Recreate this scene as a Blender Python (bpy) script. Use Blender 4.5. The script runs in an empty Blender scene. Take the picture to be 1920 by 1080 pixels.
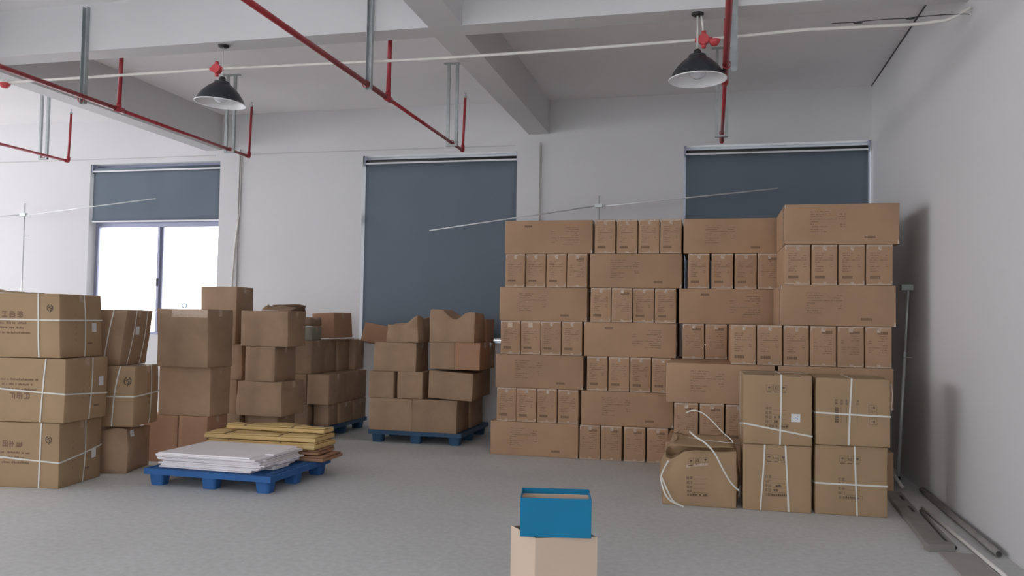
import bpy, math, random
from mathutils import Vector, Matrix, noise

# ------------------------------------------------------------------ camera, world, lights, exposure
scn = bpy.context.scene
COL = scn.collection
CAM_H = 1.5
yaw, pit, rol = 0.2357, -0.0389, 0.0171
def cam_axes(y, p, r):
    cy, sy, cp, sp, cr, sr = math.cos(y), math.sin(y), math.cos(p), math.sin(p), math.cos(r), math.sin(r)
    B = Matrix(((1, 0, 0), (0, 0, -1), (0, 1, 0)))
    Ry = Matrix(((cy, 0, sy), (0, 1, 0), (-sy, 0, cy)))
    Rp = Matrix(((1, 0, 0), (0, cp, -sp), (0, sp, cp)))
    Rr = Matrix(((cr, -sr, 0), (sr, cr, 0), (0, 0, 1)))
    return Rr @ Rp @ Ry @ B
M = cam_axes(yaw, pit, rol)
cd = bpy.data.cameras.new('camera'); cam = bpy.data.objects.new('camera', cd); COL.objects.link(cam)
cd.sensor_width = 36; cd.lens = 1564.44 / 1920 * 36; cd.clip_start = 0.05; cd.clip_end = 200
cam.matrix_world = Matrix(((M[0][0], -M[1][0], -M[2][0], 0), (M[0][1], -M[1][1], -M[2][1], 0), (M[0][2], -M[1][2], -M[2][2], CAM_H), (0, 0, 0, 1)))
scn.camera = cam

w = bpy.data.worlds.new('overcast_sky'); scn.world = w; w.use_nodes = True
bg = w.node_tree.nodes['Background']; bg.inputs[0].default_value = (0.93, 0.96, 1.0, 1); bg.inputs[1].default_value = 5.5

def daylight(name, loc, rot, sx, sy, power, color=(1, 1, 1)):
    l = bpy.data.lights.new(name, 'AREA'); l.shape = 'RECTANGLE'; l.size = sx; l.size_y = sy; l.energy = power; l.color = color
    o = bpy.data.objects.new(name, l); COL.objects.link(o); o.location = loc; o.rotation_euler = rot
    return o
# daylight entering the windows of the left wall and of the wall behind the camera
LW = [(-4.2, -0.5), (0.1, 4.0), (4.6, 9.3)]
for (a, b), pw in zip(LW, (42, 80, 360)):
    daylight('daylight_left', (-17.9, (a + b) / 2, 2.4), (0, math.radians(-106), 0), 2.5, b - a, pw, (1.0, 0.965, 1.0))
FW = [(-9.3, -7.1), (-4.8, -2.6), (-0.9, 1.5)]
for (a, b), pw in zip(FW, (34, 54, 42)):
    daylight('daylight_front', ((a + b) / 2, -5.9, 2.5), (math.radians(106), 0, 0), b - a, 2.5, pw, (0.95, 0.985, 1.0))
vs = scn.view_settings
scn.display_settings.display_device = 'sRGB'
vs.view_transform = 'Standard'; vs.look = 'None'; vs.exposure = -0.12; vs.gamma = 1.0; vs.use_curve_mapping = False
scn.cycles.use_denoising = True
scn.cycles.max_bounces = 10; scn.cycles.diffuse_bounces = 6; scn.cycles.transparent_max_bounces = 12
scn.cycles.sample_clamp_indirect = 6

# ------------------------------------------------------------------ materials
def mat(name, col, rough=0.6, metal=0.0, spec=0.5, var=0.0, scale=3.0, bump=0.0, bscale=60.0, objvar=0.0, streak=None, trans=0.0):
    m = bpy.data.materials.new(name); m.use_nodes = True
    nt = m.node_tree; N = nt.nodes; L = nt.links
    b = N['Principled BSDF']; b.inputs['Roughness'].default_value = rough; b.inputs['Metallic'].default_value = metal
    b.inputs['Specular IOR Level'].default_value = spec
    b.inputs['Base Color'].default_value = (*col, 1)
    tc = N.new('ShaderNodeTexCoord')
    if var > 0:
        nz = N.new('ShaderNodeTexNoise'); nz.inputs['Scale'].default_value = scale; nz.inputs['Detail'].default_value = 6
        if streak:
            mp = N.new('ShaderNodeMapping'); mp.inputs['Scale'].default_value = streak
            L.new(tc.outputs['Object'], mp.inputs[0]); L.new(mp.outputs[0], nz.inputs['Vector'])
        else: L.new(tc.outputs['Object'], nz.inputs['Vector'])
        cr = N.new('ShaderNodeValToRGB'); e = cr.color_ramp.elements
        e[0].position = 0.3; e[1].position = 0.7
        e[0].color = (*[c * (1 - var) for c in col], 1); e[1].color = (*[min(1, c * (1 + var)) for c in col], 1)
        L.new(nz.outputs[0], cr.inputs[0]); out = cr.outputs[0]
        if objvar > 0:
            oi = N.new('ShaderNodeObjectInfo'); hs = N.new('ShaderNodeHueSaturation')
            mr = N.new('ShaderNodeMapRange'); mr.inputs[3].default_value = 1 - objvar; mr.inputs[4].default_value = 1 + objvar
            L.new(oi.outputs['Random'], mr.inputs[0]); L.new(mr.outputs[0], hs.inputs['Value']); L.new(out, hs.inputs['Color']); out = hs.outputs[0]
        L.new(out, b.inputs['Base Color'])
    if bump > 0:
        n2 = N.new('ShaderNodeTexNoise'); n2.inputs['Scale'].default_value = bscale; n2.inputs['Detail'].default_value = 5
        L.new(tc.outputs['Object'], n2.inputs['Vector'])
        bp = N.new('ShaderNodeBump'); bp.inputs['Strength'].default_value = bump; bp.inputs['Distance'].default_value = 0.01
        L.new(n2.outputs[0], bp.inputs['Height']); L.new(bp.outputs[0], b.inputs['Normal'])
    if trans > 0:
        tr = N.new('ShaderNodeBsdfTranslucent'); tr.inputs[0].default_value = (*col, 1)
        mx = N.new('ShaderNodeMixShader'); mx.inputs[0].default_value = trans
        L.new(b.outputs[0], mx.inputs[1]); L.new(tr.outputs[0], mx.inputs[2]); L.new(mx.outputs[0], N['Material Output'].inputs[0])
    return m
WALL = mat('wall_paint', (0.64, 0.635, 0.64), 0.85, var=0.02, scale=0.8, bump=0.08, bscale=9)
CEIL = mat('ceiling_paint', (0.87, 0.855, 0.86), 0.9, var=0.03, scale=0.7, bump=0.1, bscale=7)
BEAM = mat('beam_paint', (0.64, 0.635, 0.64), 0.88, var=0.03, scale=0.7, bump=0.1, bscale=7)
def floor_mat():
    m = mat('concrete_floor', (0.60, 0.605, 0.60), 0.62, var=0.05, scale=0.9, bump=0.08, bscale=9)
    nt = m.node_tree; N = nt.nodes; L = nt.links; b = N['Principled BSDF']
    src = b.inputs['Base Color'].links[0].from_socket
    tc = [n for n in N if n.type == 'TEX_COORD'][0]
    n3 = N.new('ShaderNodeTexNoise'); n3.inputs['Scale'].default_value = 22; n3.inputs['Detail'].default_value = 8
    cr = N.new('ShaderNodeValToRGB'); cr.color_ramp.elements[0].position = 0.35; cr.color_ramp.elements[0].color = (0.92, 0.92, 0.915, 1)
    cr.color_ramp.elements[1].position = 0.7; cr.color_ramp.elements[1].color = (1.05, 1.05, 1.05, 1)
    mx = N.new('ShaderNodeMix'); mx.data_type = 'RGBA'; mx.blend_type = 'MULTIPLY'; mx.inputs[0].default_value = 1
    L.new(tc.outputs['Object'], n3.inputs['Vector']); L.new(n3.outputs[0], cr.inputs[0])
    L.new(src, mx.inputs[6]); L.new(cr.outputs[0], mx.inputs[7])
    n4 = N.new('ShaderNodeTexVoronoi'); n4.inputs['Scale'].default_value = 4.0
    c4 = N.new('ShaderNodeValToRGB'); c4.color_ramp.elements[0].position = 0.0; c4.color_ramp.elements[0].color = (0.62, 0.6, 0.57, 1)
    c4.color_ramp.elements[1].position = 0.035; c4.color_ramp.elements[1].color = (1, 1, 1, 1)
    m2 = N.new('ShaderNodeMix'); m2.data_type = 'RGBA'; m2.blend_type = 'MULTIPLY'; m2.inputs[0].default_value = 1
    L.new(tc.outputs['Object'], n4.inputs['Vector']); L.new(n4.outputs['Distance'], c4.inputs[0])
    L.new(mx.outputs[2], m2.inputs[6]); L.new(c4.outputs[0], m2.inputs[7]); L.new(m2.outputs[2], b.inputs['Base Color'])
    return m
FLOOR = floor_mat()
CB = mat('cardboard_plain', (0.43, 0.27, 0.165), 0.75, spec=0.3, var=0.07, scale=3, objvar=0.07, bump=0.05, bscale=30)
CBS = mat('cardboard_strapped', (0.38, 0.258, 0.15), 0.7, spec=0.3, var=0.06, scale=3, objvar=0.05, bump=0.08, bscale=18)
CBO = mat('cardboard_old', (0.36, 0.24, 0.155), 0.8, spec=0.25, var=0.12, scale=4, objvar=0.09, bump=0.25, bscale=14)
CBR = mat('cardboard_ruddy', (0.40, 0.225, 0.14), 0.8, spec=0.25, var=0.06, scale=4, objvar=0.05, bump=0.1, bscale=14)
CBI = mat('cardboard_pale', (0.62, 0.48, 0.37), 0.75, spec=0.3, var=0.03, scale=3)
CBY = mat('cardboard_yellow', (0.66, 0.47, 0.21), 0.75, spec=0.3, var=0.08, scale=5, bump=0.1, bscale=25)
CBG = mat('cardboard_grey_green', (0.27, 0.26, 0.21), 0.8, spec=0.3, var=0.08, scale=5)
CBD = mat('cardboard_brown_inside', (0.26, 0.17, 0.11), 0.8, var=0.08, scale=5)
INK = mat('ink_brown', (0.21, 0.125, 0.075), 0.8)
INKD = mat('ink_dark', (0.12, 0.08, 0.055), 0.8)
TAPE = mat('tape_glossy', (0.50, 0.36, 0.26), 0.10, spec=0.9, bump=1.0, bscale=45)
PAPER = mat('paper_label', (0.72, 0.72, 0.72), 0.6)
BLUEINK = mat('blue_ink', (0.10, 0.25, 0.5), 0.6)
STRAP = mat('strap_white', (0.72, 0.71, 0.66), 0.35)
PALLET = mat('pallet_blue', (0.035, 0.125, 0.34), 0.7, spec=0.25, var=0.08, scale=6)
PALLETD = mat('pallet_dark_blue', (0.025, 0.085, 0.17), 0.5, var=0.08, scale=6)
SHEET = mat('white_board', (0.92, 0.88, 0.90), 0.7, var=0.03, scale=4)
RED = mat('red_pipe_paint', (0.36, 0.028, 0.04), 0.4, var=0.05, scale=8)
REDB = mat('red_plastic', (0.62, 0.07, 0.08), 0.45)
GALV = mat('galvanised_steel', (0.42, 0.45, 0.45), 0.42, metal=0.55, var=0.12, scale=12)
STEEL = mat('bright_steel', (0.66, 0.67, 0.68), 0.35, metal=0.25)
PVC = mat('white_pvc', (0.72, 0.70, 0.66), 0.45)
BLK = mat('black_enamel', (0.018, 0.022, 0.03), 0.32)
BLKP = mat('black_plastic', (0.02, 0.02, 0.02), 0.5)
ENAM = mat('white_enamel', (0.85, 0.85, 0.86), 0.3)
BULB = mat('bulb_glass', (0.75, 0.77, 0.82), 0.15)
BLIND = mat('blind_fabric', (0.165, 0.20, 0.24), 0.95, spec=0.1, var=0.02, scale=2, trans=0.08)
ALU = mat('window_aluminium', (0.30, 0.31, 0.42), 0.45, metal=0.3)
ALUW = mat('blind_rail_and_glare_white', (0.75, 0.75, 0.78), 0.35)
BLUEBOX = mat('blue_box_paper', (0.010, 0.19, 0.36), 0.6, spec=0.2, var=0.03, scale=5)
DARKT = mat('dark_tube', (0.03, 0.03, 0.035), 0.5)
TRAY = mat('dusty_grey_channel', (0.26, 0.25, 0.235), 0.6, metal=0.15, var=0.15, scale=6)
BOARD = mat('grey_board', (0.36, 0.33, 0.31), 0.75, var=0.06, scale=5)
CRACK = mat('wall_seam', (0.50, 0.49, 0.48), 0.9)
GREEN = mat('green_steel', (0.33, 0.37, 0.35), 0.5, metal=0.2)
SKYB = mat('pale_blue_plastic', (0.12, 0.35, 0.55), 0.4)
def glass_mat():
    m = bpy.data.materials.new('window_glass'); m.use_nodes = True; N = m.node_tree.nodes; L = m.node_tree.links
    N.remove(N['Principled BSDF'])
    t = N.new('ShaderNodeBsdfTransparent'); g = N.new('ShaderNodeBsdfGlossy'); g.inputs['Roughness'].default_value = 0.03
    f = N.new('ShaderNodeFresnel'); f.inputs[0].default_value = 1.45
    mx = N.new('ShaderNodeMixShader'); L.new(f.outputs[0], mx.inputs[0]); L.new(t.outputs[0], mx.inputs[1]); L.new(g.outputs[0], mx.inputs[2])
    L.new(mx.outputs[0], N['Material Output'].inputs[0]); return m
GLASS = glass_mat()

# ------------------------------------------------------------------ mesh helpers
class MB:
    def __init__(s): s.v = []; s.f = []; s.m = []
    def add(s, vs_, fs, mi=0):
        o = len(s.v); s.v += [tuple(p) for p in vs_]
        for f in fs: s.f.append(tuple(i + o for i in f)); s.m.append(mi)
    def box(s, x0, x1, y0, y1, z0, z1, mi=0, T=None):
        vs_ = [Vector((x, y, z)) for x in (x0, x1) for y in (y0, y1) for z in (z0, z1)]
        if T is not None: vs_ = [T @ p for p in vs_]
        s.add(vs_, [(0, 1, 3, 2), (4, 6, 7, 5), (0, 4, 5, 1), (2, 3, 7, 6), (0, 2, 6, 4), (1, 5, 7, 3)], mi)
    def quad(s, a, b, c, d, mi=0): s.add([a, b, c, d], [(0, 1, 2, 3)], mi)
    def tube(s, pts, r, seg=12, mi=0, cap=True):
        pts = [Vector(p) for p in pts]; n = len(pts); rs = r if isinstance(r, (list, tuple)) else [r] * n
        base = len(s.v); up = None
        for i, p in enumerate(pts):
            t = (pts[min(i + 1, n - 1)] - pts[max(i - 1, 0)]).normalized()
            if up is None: up = Vector((0, 0, 1)) if abs(t.z) < 0.9 else Vector((1, 0, 0))
            a = t.cross(up).normalized(); b = a.cross(t).normalized(); up = b
            for k in range(seg):
                an = 2 * math.pi * k / seg; s.v.append(tuple(p + (a * math.cos(an) + b * math.sin(an)) * rs[i]))
        for i in range(n - 1):
            for k in range(seg):
                q = base + i * seg; k2 = (k + 1) % seg
                s.f.append((q + k, q + seg + k, q + seg + k2, q + k2)); s.m.append(mi)
        if cap:
            s.f.append(tuple(base + k for k in range(seg))); s.m.append(mi)
            s.f.append(tuple(base + (n - 1) * seg + seg - 1 - k for k in range(seg))); s.m.append(mi)
    def lathe(s, prof, cx=0, cy=0, seg=32, mi=0, z=0):
        base = len(s.v); n = len(prof)
        for r, zz in prof:
            for k in range(seg):
                an = 2 * math.pi * k / seg; s.v.append((cx + r * math.cos(an), cy + r * math.sin(an), z + zz))
        for i in range(n - 1):
            for k in range(seg):
                q = base + i * seg; k2 = (k + 1) % seg
                s.f.append((q + k, q + k2, q + seg + k2, q + seg + k)); s.m.append(mi)
    def ribbon(s, pts, nrm, width_dir, wd, th, mi=0):
        """flat strap through pts; nrm/width_dir lists of vectors"""
        n = len(pts); base = len(s.v)
        for p, a, b in zip(pts, nrm, width_dir):
            p = Vector(p); a = Vector(a); b = Vector(b)
            for u, v_ in ((-1, 0), (1, 0), (1, 1), (-1, 1)): s.v.append(tuple(p + b * (u * wd / 2) + a * (v_ * th)))
        for i in range(n - 1):
            q = base + 4 * i
            for k in range(4): s.f.append((q + k, q + (k + 1) % 4, q + 4 + (k + 1) % 4, q + 4 + k)); s.m.append(mi)
        s.f.append((base, base + 3, base + 2, base + 1)); s.m.append(mi)
        q = base + 4 * (n - 1); s.f.append((q, q + 1, q + 2, q + 3)); s.m.append(mi)
    def mesh(s, name, mats, smooth=False):
        me = bpy.data.meshes.new(name); me.from_pydata(s.v, [], s.f)
        for m_ in (mats if isinstance(mats, (list, tuple)) else [mats]): me.materials.append(m_)
        me.polygons.foreach_set('material_index', s.m)
        if smooth: me.polygons.foreach_set('use_smooth', [True] * len(s.f))
        me.update(); return me
    def build(s, name, mats, parent=None, smooth=False):
        o = bpy.data.objects.new(name, s.mesh(name, mats, smooth)); COL.objects.link(o)
        if parent: o.parent = parent
        return o
def link(name, me, parent=None):
    o = bpy.data.objects.new(name, me); COL.objects.link(o)
    if parent: o.parent = parent
    return o
def thing(name, label, cat, loc=(0, 0, 0), rz=0.0, group=None, rot=None):
    o = bpy.data.objects.new(name, None); COL.objects.link(o); o.empty_display_size = 0.1
    o.location = loc; o.rotation_euler = rot if rot else (0, 0, rz)
    o['label'] = label; o['category'] = cat
    if group: o['group'] = group
    return o
def tag(o, label, cat, group=None):
    o['label'] = label; o['category'] = cat
    if group: o['group'] = group
    return o
def struct(o): o['kind'] = 'structure'; return o
def copy_tree(o, parent=None):
    c = o.copy(); COL.objects.link(c)
    if parent: c.parent = parent
    for ch in list(o.children): copy_tree(ch, c)
    return c

# ------------------------------------------------------------------ room shell
XR, XL, YB, YF, ZC = 1.902, -18.0, 10.955, -6.0, 4.48
WZ0, WZ1 = 1.19, 3.80
def wall_with_holes(name, axis, pos, thick, a0, a1, holes):
    mb = MB()
    def bx(u0, u1, z0, z1):
        if u1 - u0 < 1e-4 or z1 - z0 < 1e-4: return
        if axis == 'x': mb.box(u0, u1, min(pos, pos + thick), max(pos, pos + thick), z0, z1)
        else: mb.box(min(pos, pos + thick), max(pos, pos + thick), u0, u1, z0, z1)
    u = a0
    for h0, h1 in sorted(holes):
        bx(u, h0, 0, ZC + 0.1); bx(h0, h1, 0, WZ0); bx(h0, h1, WZ1, ZC + 0.1); u = h1
    bx(u, a1, 0, ZC + 0.1)
    return struct(mb.build(name, WALL))
BW = [(-9.37, -7.10), (-4.84, -2.59), (-0.366, 1.895)]
wall_with_holes('wall_back', 'x', YB, 0.24, XL - 0.2, XR + 0.2, BW)
wall_with_holes('wall_left', 'y', XL, -0.24, YF, YB, LW)
wall_with_holes('wall_front', 'x', YF, -0.24, XL - 0.2, XR + 0.2, FW)
m = MB(); m.box(XR, XR + 0.2, YF, YB, 0, ZC + 0.1); struct(m.build('wall_right', WALL))
m = MB(); m.box(XL - 0.2, XR + 0.2, YF - 0.2, YB + 0.25, -0.1, 0); struct(m.build('floor', FLOOR))
m = MB(); m.box(XL - 0.2, XR + 0.2, YF - 0.2, YB + 0.25, ZC, ZC + 0.1); struct(m.build('ceiling', CEIL))
# beams
m = MB(); m.box(XL, XR, 6.75, 7.0, 4.02, ZC); struct(m.build('trim_1', BEAM))
m = MB(); m.box(-2.43, -2.15, 7.0, YB, 4.02, ZC); m.box(-2.40, -2.10, YF, 6.75, 4.02, ZC); struct(m.build('trim_2', BEAM))
m = MB(); m.box(-7.36, -7.10, YF, 6.75, 3.95, ZC); m.box(-7.36, -7.10, 6.75, 7.0, 3.95, 4.02); m.box(-7.36, -7.10, 7.0, YB, 3.95, ZC); struct(m.build('trim_3', BEAM))
# shallow columns beside the windows, plaster seam, corner crack
m = MB(); m.box(-2.575, -2.27, YB - 0.035, YB, 0, 3.90); struct(m.build('trim_4', WALL))
m = MB(); m.box(-7.095, -6.78, YB - 0.035, YB, 0, 3.95); struct(m.build('trim_5', WALL))
m = MB()
for a, b in ((XL, -7.2), (-6.75, -2.62), ):
    m.box(a, b, YB - 0.006, YB, 3.872, 3.884)
struct(m.build('trim_6', CRACK))
m = MB(); m.tube([(XR - 0.003, 7.0, ZC - 0.004), (XR - 0.003, YB, ZC - 0.004)], 0.009, 6); struct(m.build('trim_7', DARKT))

# windows: frame, mullion, panes, sill
for i, (a, b) in enumerate(BW):
    y0 = YB + 0.16
    f = MB(); t = 0.03 if i else 0.05
    f.box(a, a + t, y0, y0 + 0.07, WZ0, WZ1); f.box(b - t, b, y0, y0 + 0.07, WZ0, WZ1)
    f.box(a + t, b - t, y0, y0 + 0.07, WZ0, WZ0 + t); f.box(a + t, b - t, y0, y0 + 0.07, WZ1 - t, WZ1)
    f.box(a + t, b - t, y0, y0 + 0.07, 2.84, 2.95)
    W = f.build('window_%d' % (i + 1), ALUW if i else ALU); struct(W)  # middle and right frames coloured white to stand in for blown-out daylight
    mid = (a + b) / 2 + 0.02
    mm = MB(); mm.box(mid - 0.035, mid, y0 - 0.012, y0 + 0.03, WZ0 + t, 2.84); mm.box(mid + 0.0, mid + 0.03, y0 + 0.03, y0 + 0.06, WZ0 + t, 2.84)
    mm.box(mid - 0.02, mid + 0.02, y0 + 0.01, y0 + 0.05, 2.95, WZ1 - t); mm.build('mullion', ALU, W)
    hd = MB(); hd.box(mid - 0.03, mid - 0.005, y0 - 0.03, y0 - 0.012, 1.93, 2.05); hd.build('latch', BLKP, W)
    g = MB(); g.box(a + t, mid - 0.035, y0 + 0.02, y0 + 0.026, WZ0 + t, 2.84); g.box(mid + 0.03, b - t, y0 + 0.04, y0 + 0.046, WZ0 + t, 2.84)
    g.box(a + t, mid - 0.02, y0 + 0.03, y0 + 0.036, 2.95, WZ1 - t); g.box(mid + 0.02, b - t, y0 + 0.03, y0 + 0.036, 2.95, WZ1 - t)
    g.build('window_glass', GLASS, W)
    s_ = MB(); s_.box(a, b, YB - 0.01, y0, WZ0 - 0.02, WZ0 + 0.004); s_.build('window_sill', WALL, W)
# roller blinds
BL = [(0, 2.905, 'grey roller blind half drawn over the left window above bright glass', 0.028, 0.012),
      (1, 1.235, 'grey roller blind fully drawn over the middle window', 0.032, 0.010),
      (2, 1.235, 'dark grey roller blind drawn over the right window above the tall cartons', 0.022, 0.030)]
for i, zb, lab, gl, gr in BL:
    a, b = BW[i]; a += gl; b -= gr
    yb = YB + 0.045
    r = thing('roller_blind', lab, 'blind', ((a + b) / 2, yb, zb), 0, 'roller blinds on the back windows')
    hw = (b - a) / 2; H = 3.765 - zb
    c = MB(); n = 24
    for k in range(n):
        for j in range(12):
            x0 = -hw + 2 * hw * k / n; x1 = -hw + 2 * hw * (k + 1) / n; z0 = 0.02 + (H - 0.08) * j / 12; z1 = 0.02 + (H - 0.08) * (j + 1) / 12
            def yy(x, z): return 0.006 * math.sin(x * 2.1 + i) * (1 - z / H) + 0.003 * math.sin(x * 9 + z)
            if j == 0 and k == 0:
                for jj in range(13):
                    for kk in range(n + 1):
                        X_ = -hw + 2 * hw * kk / n; Z_ = 0.02 + (H - 0.08) * jj / 12; c.v.append((X_, yy(X_, Z_), Z_))
            q = j * (n + 1) + k; c.f.append((q, q + 1, q + n + 2, q + n + 1)); c.m.append(0)
    o = c.build('blind_fabric', BLIND, r, True)
    sol = o.modifiers.new('thickness', 'SOLIDIFY'); sol.thickness = 0.0015
    t = MB(); t.tube([(-hw, 0.01, H - 0.045), (hw, 0.01, H - 0.045)], 0.03, 16); t.build('roller_tube', BLKP if i else BLIND, r, True)
    t = MB(); t.box(-hw, hw, -0.032, -0.028, H - 0.085, H - 0.062); t.build('top_rail', ALUW, r)
    t = MB(); t.box(-hw, hw, -0.012, 0.012, 0, 0.022); t.build('bottom_rail', ALUW, r)
    for sx in (-1, 1):
        t = MB(); x = sx * (hw + 0.006); t.box(x - 0.008, x + 0.008, -0.035, 0.045, H - 0.10, H + 0.035); t.build('bracket', ALU, r)

# vertical conduits on the columns
m = MB(); m.tube([(-2.262, YB - 0.012, 0.02), (-2.262, YB - 0.012, 3.87)], 0.010, 8)
tag(m.build('cable_conduit', PVC, None, True), 'thin white vertical conduit on wall right of the middle window', 'conduit')
m = MB(); m.tube([(-6.90, YB - 0.05, 0.02), (-6.86, YB - 0.05, 1.6), (-6.80, YB - 0.048, 2.6), (-6.77, YB - 0.014, 3.0), (-6.765, YB - 0.012, 3.87)], 0.010, 8)
tag(m.build('cable_conduit', PVC, None, True), 'thin white vertical conduit on wall right of the half open left window', 'conduit')

# ------------------------------------------------------------------ cartons
def grid1(L_, r, n): return [0, r] + [r + (L_ - 2 * r) * i / n for i in range(1, n)] + [L_ - r, L_]
class Carton:
    def __init__(s, w, d, h, bulge=0.004, nz=0.0, seed=0, shx=0.0, shy=0.0, tilt=0.0, sag=0.0, taper=0.0, nsc=3.0, top=None):
        s.w, s.d, s.h = w, d, h; s.bulge, s.nz, s.seed, s.shx, s.shy, s.sag, s.taper, s.nsc, s.top = bulge, nz, seed, shx, shy, sag, taper, nsc, top
    def D(s, p):
        x, y, z = p; u = x / (s.w / 2); v = y / (s.d / 2); t = 2 * z / s.h - 1
        ux = max(-1, min(1, u)); vy = max(-1, min(1, v)); tt = max(-1, min(1, t))
        X = x + s.bulge * u * (1 - vy * vy) * (1 - tt * tt) * 1.0
        Y = y + s.bulge * v * (1 - ux * ux) * (1 - tt * tt) * 1.0
        Z = z
        k = z / s.h
        if s.top: Z += s.top(ux, vy) * max(0, k)
        Z -= s.sag * max(0, k) * (1 - ux * ux) * (1 - vy * vy)
        X *= 1 + s.taper * k; Y *= 1 + s.taper * k
        X += s.shx * k; Y += s.shy * k
        if s.nz:
            q = noise.noise_vector(Vector((x, y, z)) * s.nsc + Vector((s.seed * 7.1, s.seed * 3.3, s.seed * 1.7)))
            X += q.x * s.nz * min(1, 0.35 + k); Y += q.y * s.nz * min(1, 0.35 + k); Z += q.z * s.nz * max(0, min(1, k * 1.5)) * (1 if s.nz > 0.025 else 0.15)
        return (X, Y, Z)
    def body(s, name, m_, n=None, r=0.006, smooth=True):
        mb = MB(); n = n or (8 if s.nz or s.top else 4)
        gx, gy, gz = grid1(s.w, r, n), grid1(s.d, r, n), grid1(s.h, r, n)
        idx = {}
        nx, ny, nz_ = len(gx), len(gy), len(gz)
        def vid(i, j, k):
            if (i, j, k) not in idx:
                p = Vector((gx[i] - s.w / 2, gy[j] - s.d / 2, gz[k]))
                q = Vector((max(-s.w / 2 + r, min(s.w / 2 - r, p.x)), max(-s.d / 2 + r, min(s.d / 2 - r, p.y)), max(r, min(s.h - r, p.z))))
                e = p - q
                if e.length > r: p = q + e.normalized() * r
                idx[(i, j, k)] = len(mb.v); mb.v.append(s.D(p))
            return idx[(i, j, k)]
        def face(a, b, c, d): mb.f.append((a, b, c, d)); mb.m.append(0)
        for i in range(nx - 1):
            for j in range(ny - 1):
                face(vid(i, j, 0), vid(i, j + 1, 0), vid(i + 1, j + 1, 0), vid(i + 1, j, 0))
                face(vid(i, j, nz_ - 1), vid(i + 1, j, nz_ - 1), vid(i + 1, j + 1, nz_ - 1), vid(i, j + 1, nz_ - 1))
            for k in range(nz_ - 1):
                face(vid(i, 0, k), vid(i + 1, 0, k), vid(i + 1, 0, k + 1), vid(i, 0, k + 1))
                face(vid(i, ny - 1, k), vid(i, ny - 1, k + 1), vid(i + 1, ny - 1, k + 1), vid(i + 1, ny - 1, k))
        for j in range(ny - 1):
            for k in range(nz_ - 1):
                face(vid(0, j, k), vid(0, j, k + 1), vid(0, j + 1, k + 1), vid(0, j + 1, k))
                face(vid(nx - 1, j, k), vid(nx - 1, j + 1, k), vid(nx - 1, j + 1, k + 1), vid(nx - 1, j, k + 1))
        return mb.mesh(name, m_, smooth)
    # place a rectangle of a face: face 'F' front (u across, v up), 'R' right side, 'T' top, 'L' left
    def P(s, face, u, v, e=0.0012):
        if face == 'F': return s.D((u, -s.d / 2 - e, v))
        if face == 'R': return s.D((s.w / 2 + e, u, v))
        if face == 'L': return s.D((-s.w / 2 - e, u, v))
        if face == 'T': return s.D((u, v, s.h + e))
    def rect(s, mb, face, u0, u1, v0, v1, mi=0, e=0.0012, nu=1, nv=1, sl=0.0):
        for a in range(nu):
            for b in range(nv):
                A, B = u0 + (u1 - u0) * a / nu, u0 + (u1 - u0) * (a + 1) / nu; C, Dd = v0 + (v1 - v0) * b / nv, v0 + (v1 - v0) * (b + 1) / nv
                q = [s.P(face, A + sl * C, C, e), s.P(face, B + sl * C, C, e), s.P(face, B + sl * Dd, Dd, e), s.P(face, A + sl * Dd, Dd, e)]
                if face == 'L': q = q[::-1]
                mb.quad(*q, mi)
    def loop(s, kind, a, b=0.0, wd=0.013, th=0.002, parts=('F', 'T', 'B'), e=0.004):
        """strap. kind 'x': vertical loop at x=a (leaning by b over height), 'y': vertical loop at y=a, 'z': ring at z=a sloping by b"""
        mb = MB(); pts = []; nn = []; wdirs = []; n = 9
        W, Dp, H = s.w / 2, s.d / 2, s.h
        def seg(p0, p1, nr, wdir):
            for i in range(n):
                t = i / (n - 1); p = Vector(p0).lerp(Vector(p1), t)
                pts.append(s.D(p + Vector(nr) * e)); nn.append(nr); wdirs.append(wdir)
        if kind == 'x':
            seg((a, -Dp, 0.004), (a + b, -Dp, H), (0, -1, 0), (1, 0, 0)); seg((a + b, -Dp, H), (a + b, Dp, H), (0, 0, 0.3), (1, 0, 0)); seg((a + b, Dp, H), (a, Dp, 0.004), (0, 1, 0), (1, 0, 0))
        elif kind == 'y':
            seg((W, a, 0.004), (W, a + b, H), (1, 0, 0), (0, 1, 0)); seg((W, a + b, H), (-W, a + b, H), (0, 0, 0.3), (0, 1, 0)); seg((-W, a + b, H), (-W, a, 0.004), (-1, 0, 0), (0, 1, 0))
        else:
            c = b if isinstance(b, (tuple, list)) else (b, 0)
            za, zb_, zc = a, a + c[0], a + c[0] + c[1]
            seg((-W, -Dp, za), (W, -Dp, zb_), (0, -1, 0), (0, 0, 1)); seg((W, -Dp, zb_), (W, Dp, zc), (1, 0, 0), (0, 0, 1))
            seg((W, Dp, zc), (-W, Dp, zc), (0, 1, 0), (0, 0, 1)); seg((-W, Dp, zc), (-W, -Dp, za), (-1, 0, 0), (0, 0, 1))
        mb.ribbon(pts, nn, wdirs, wd, th); return mb

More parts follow.
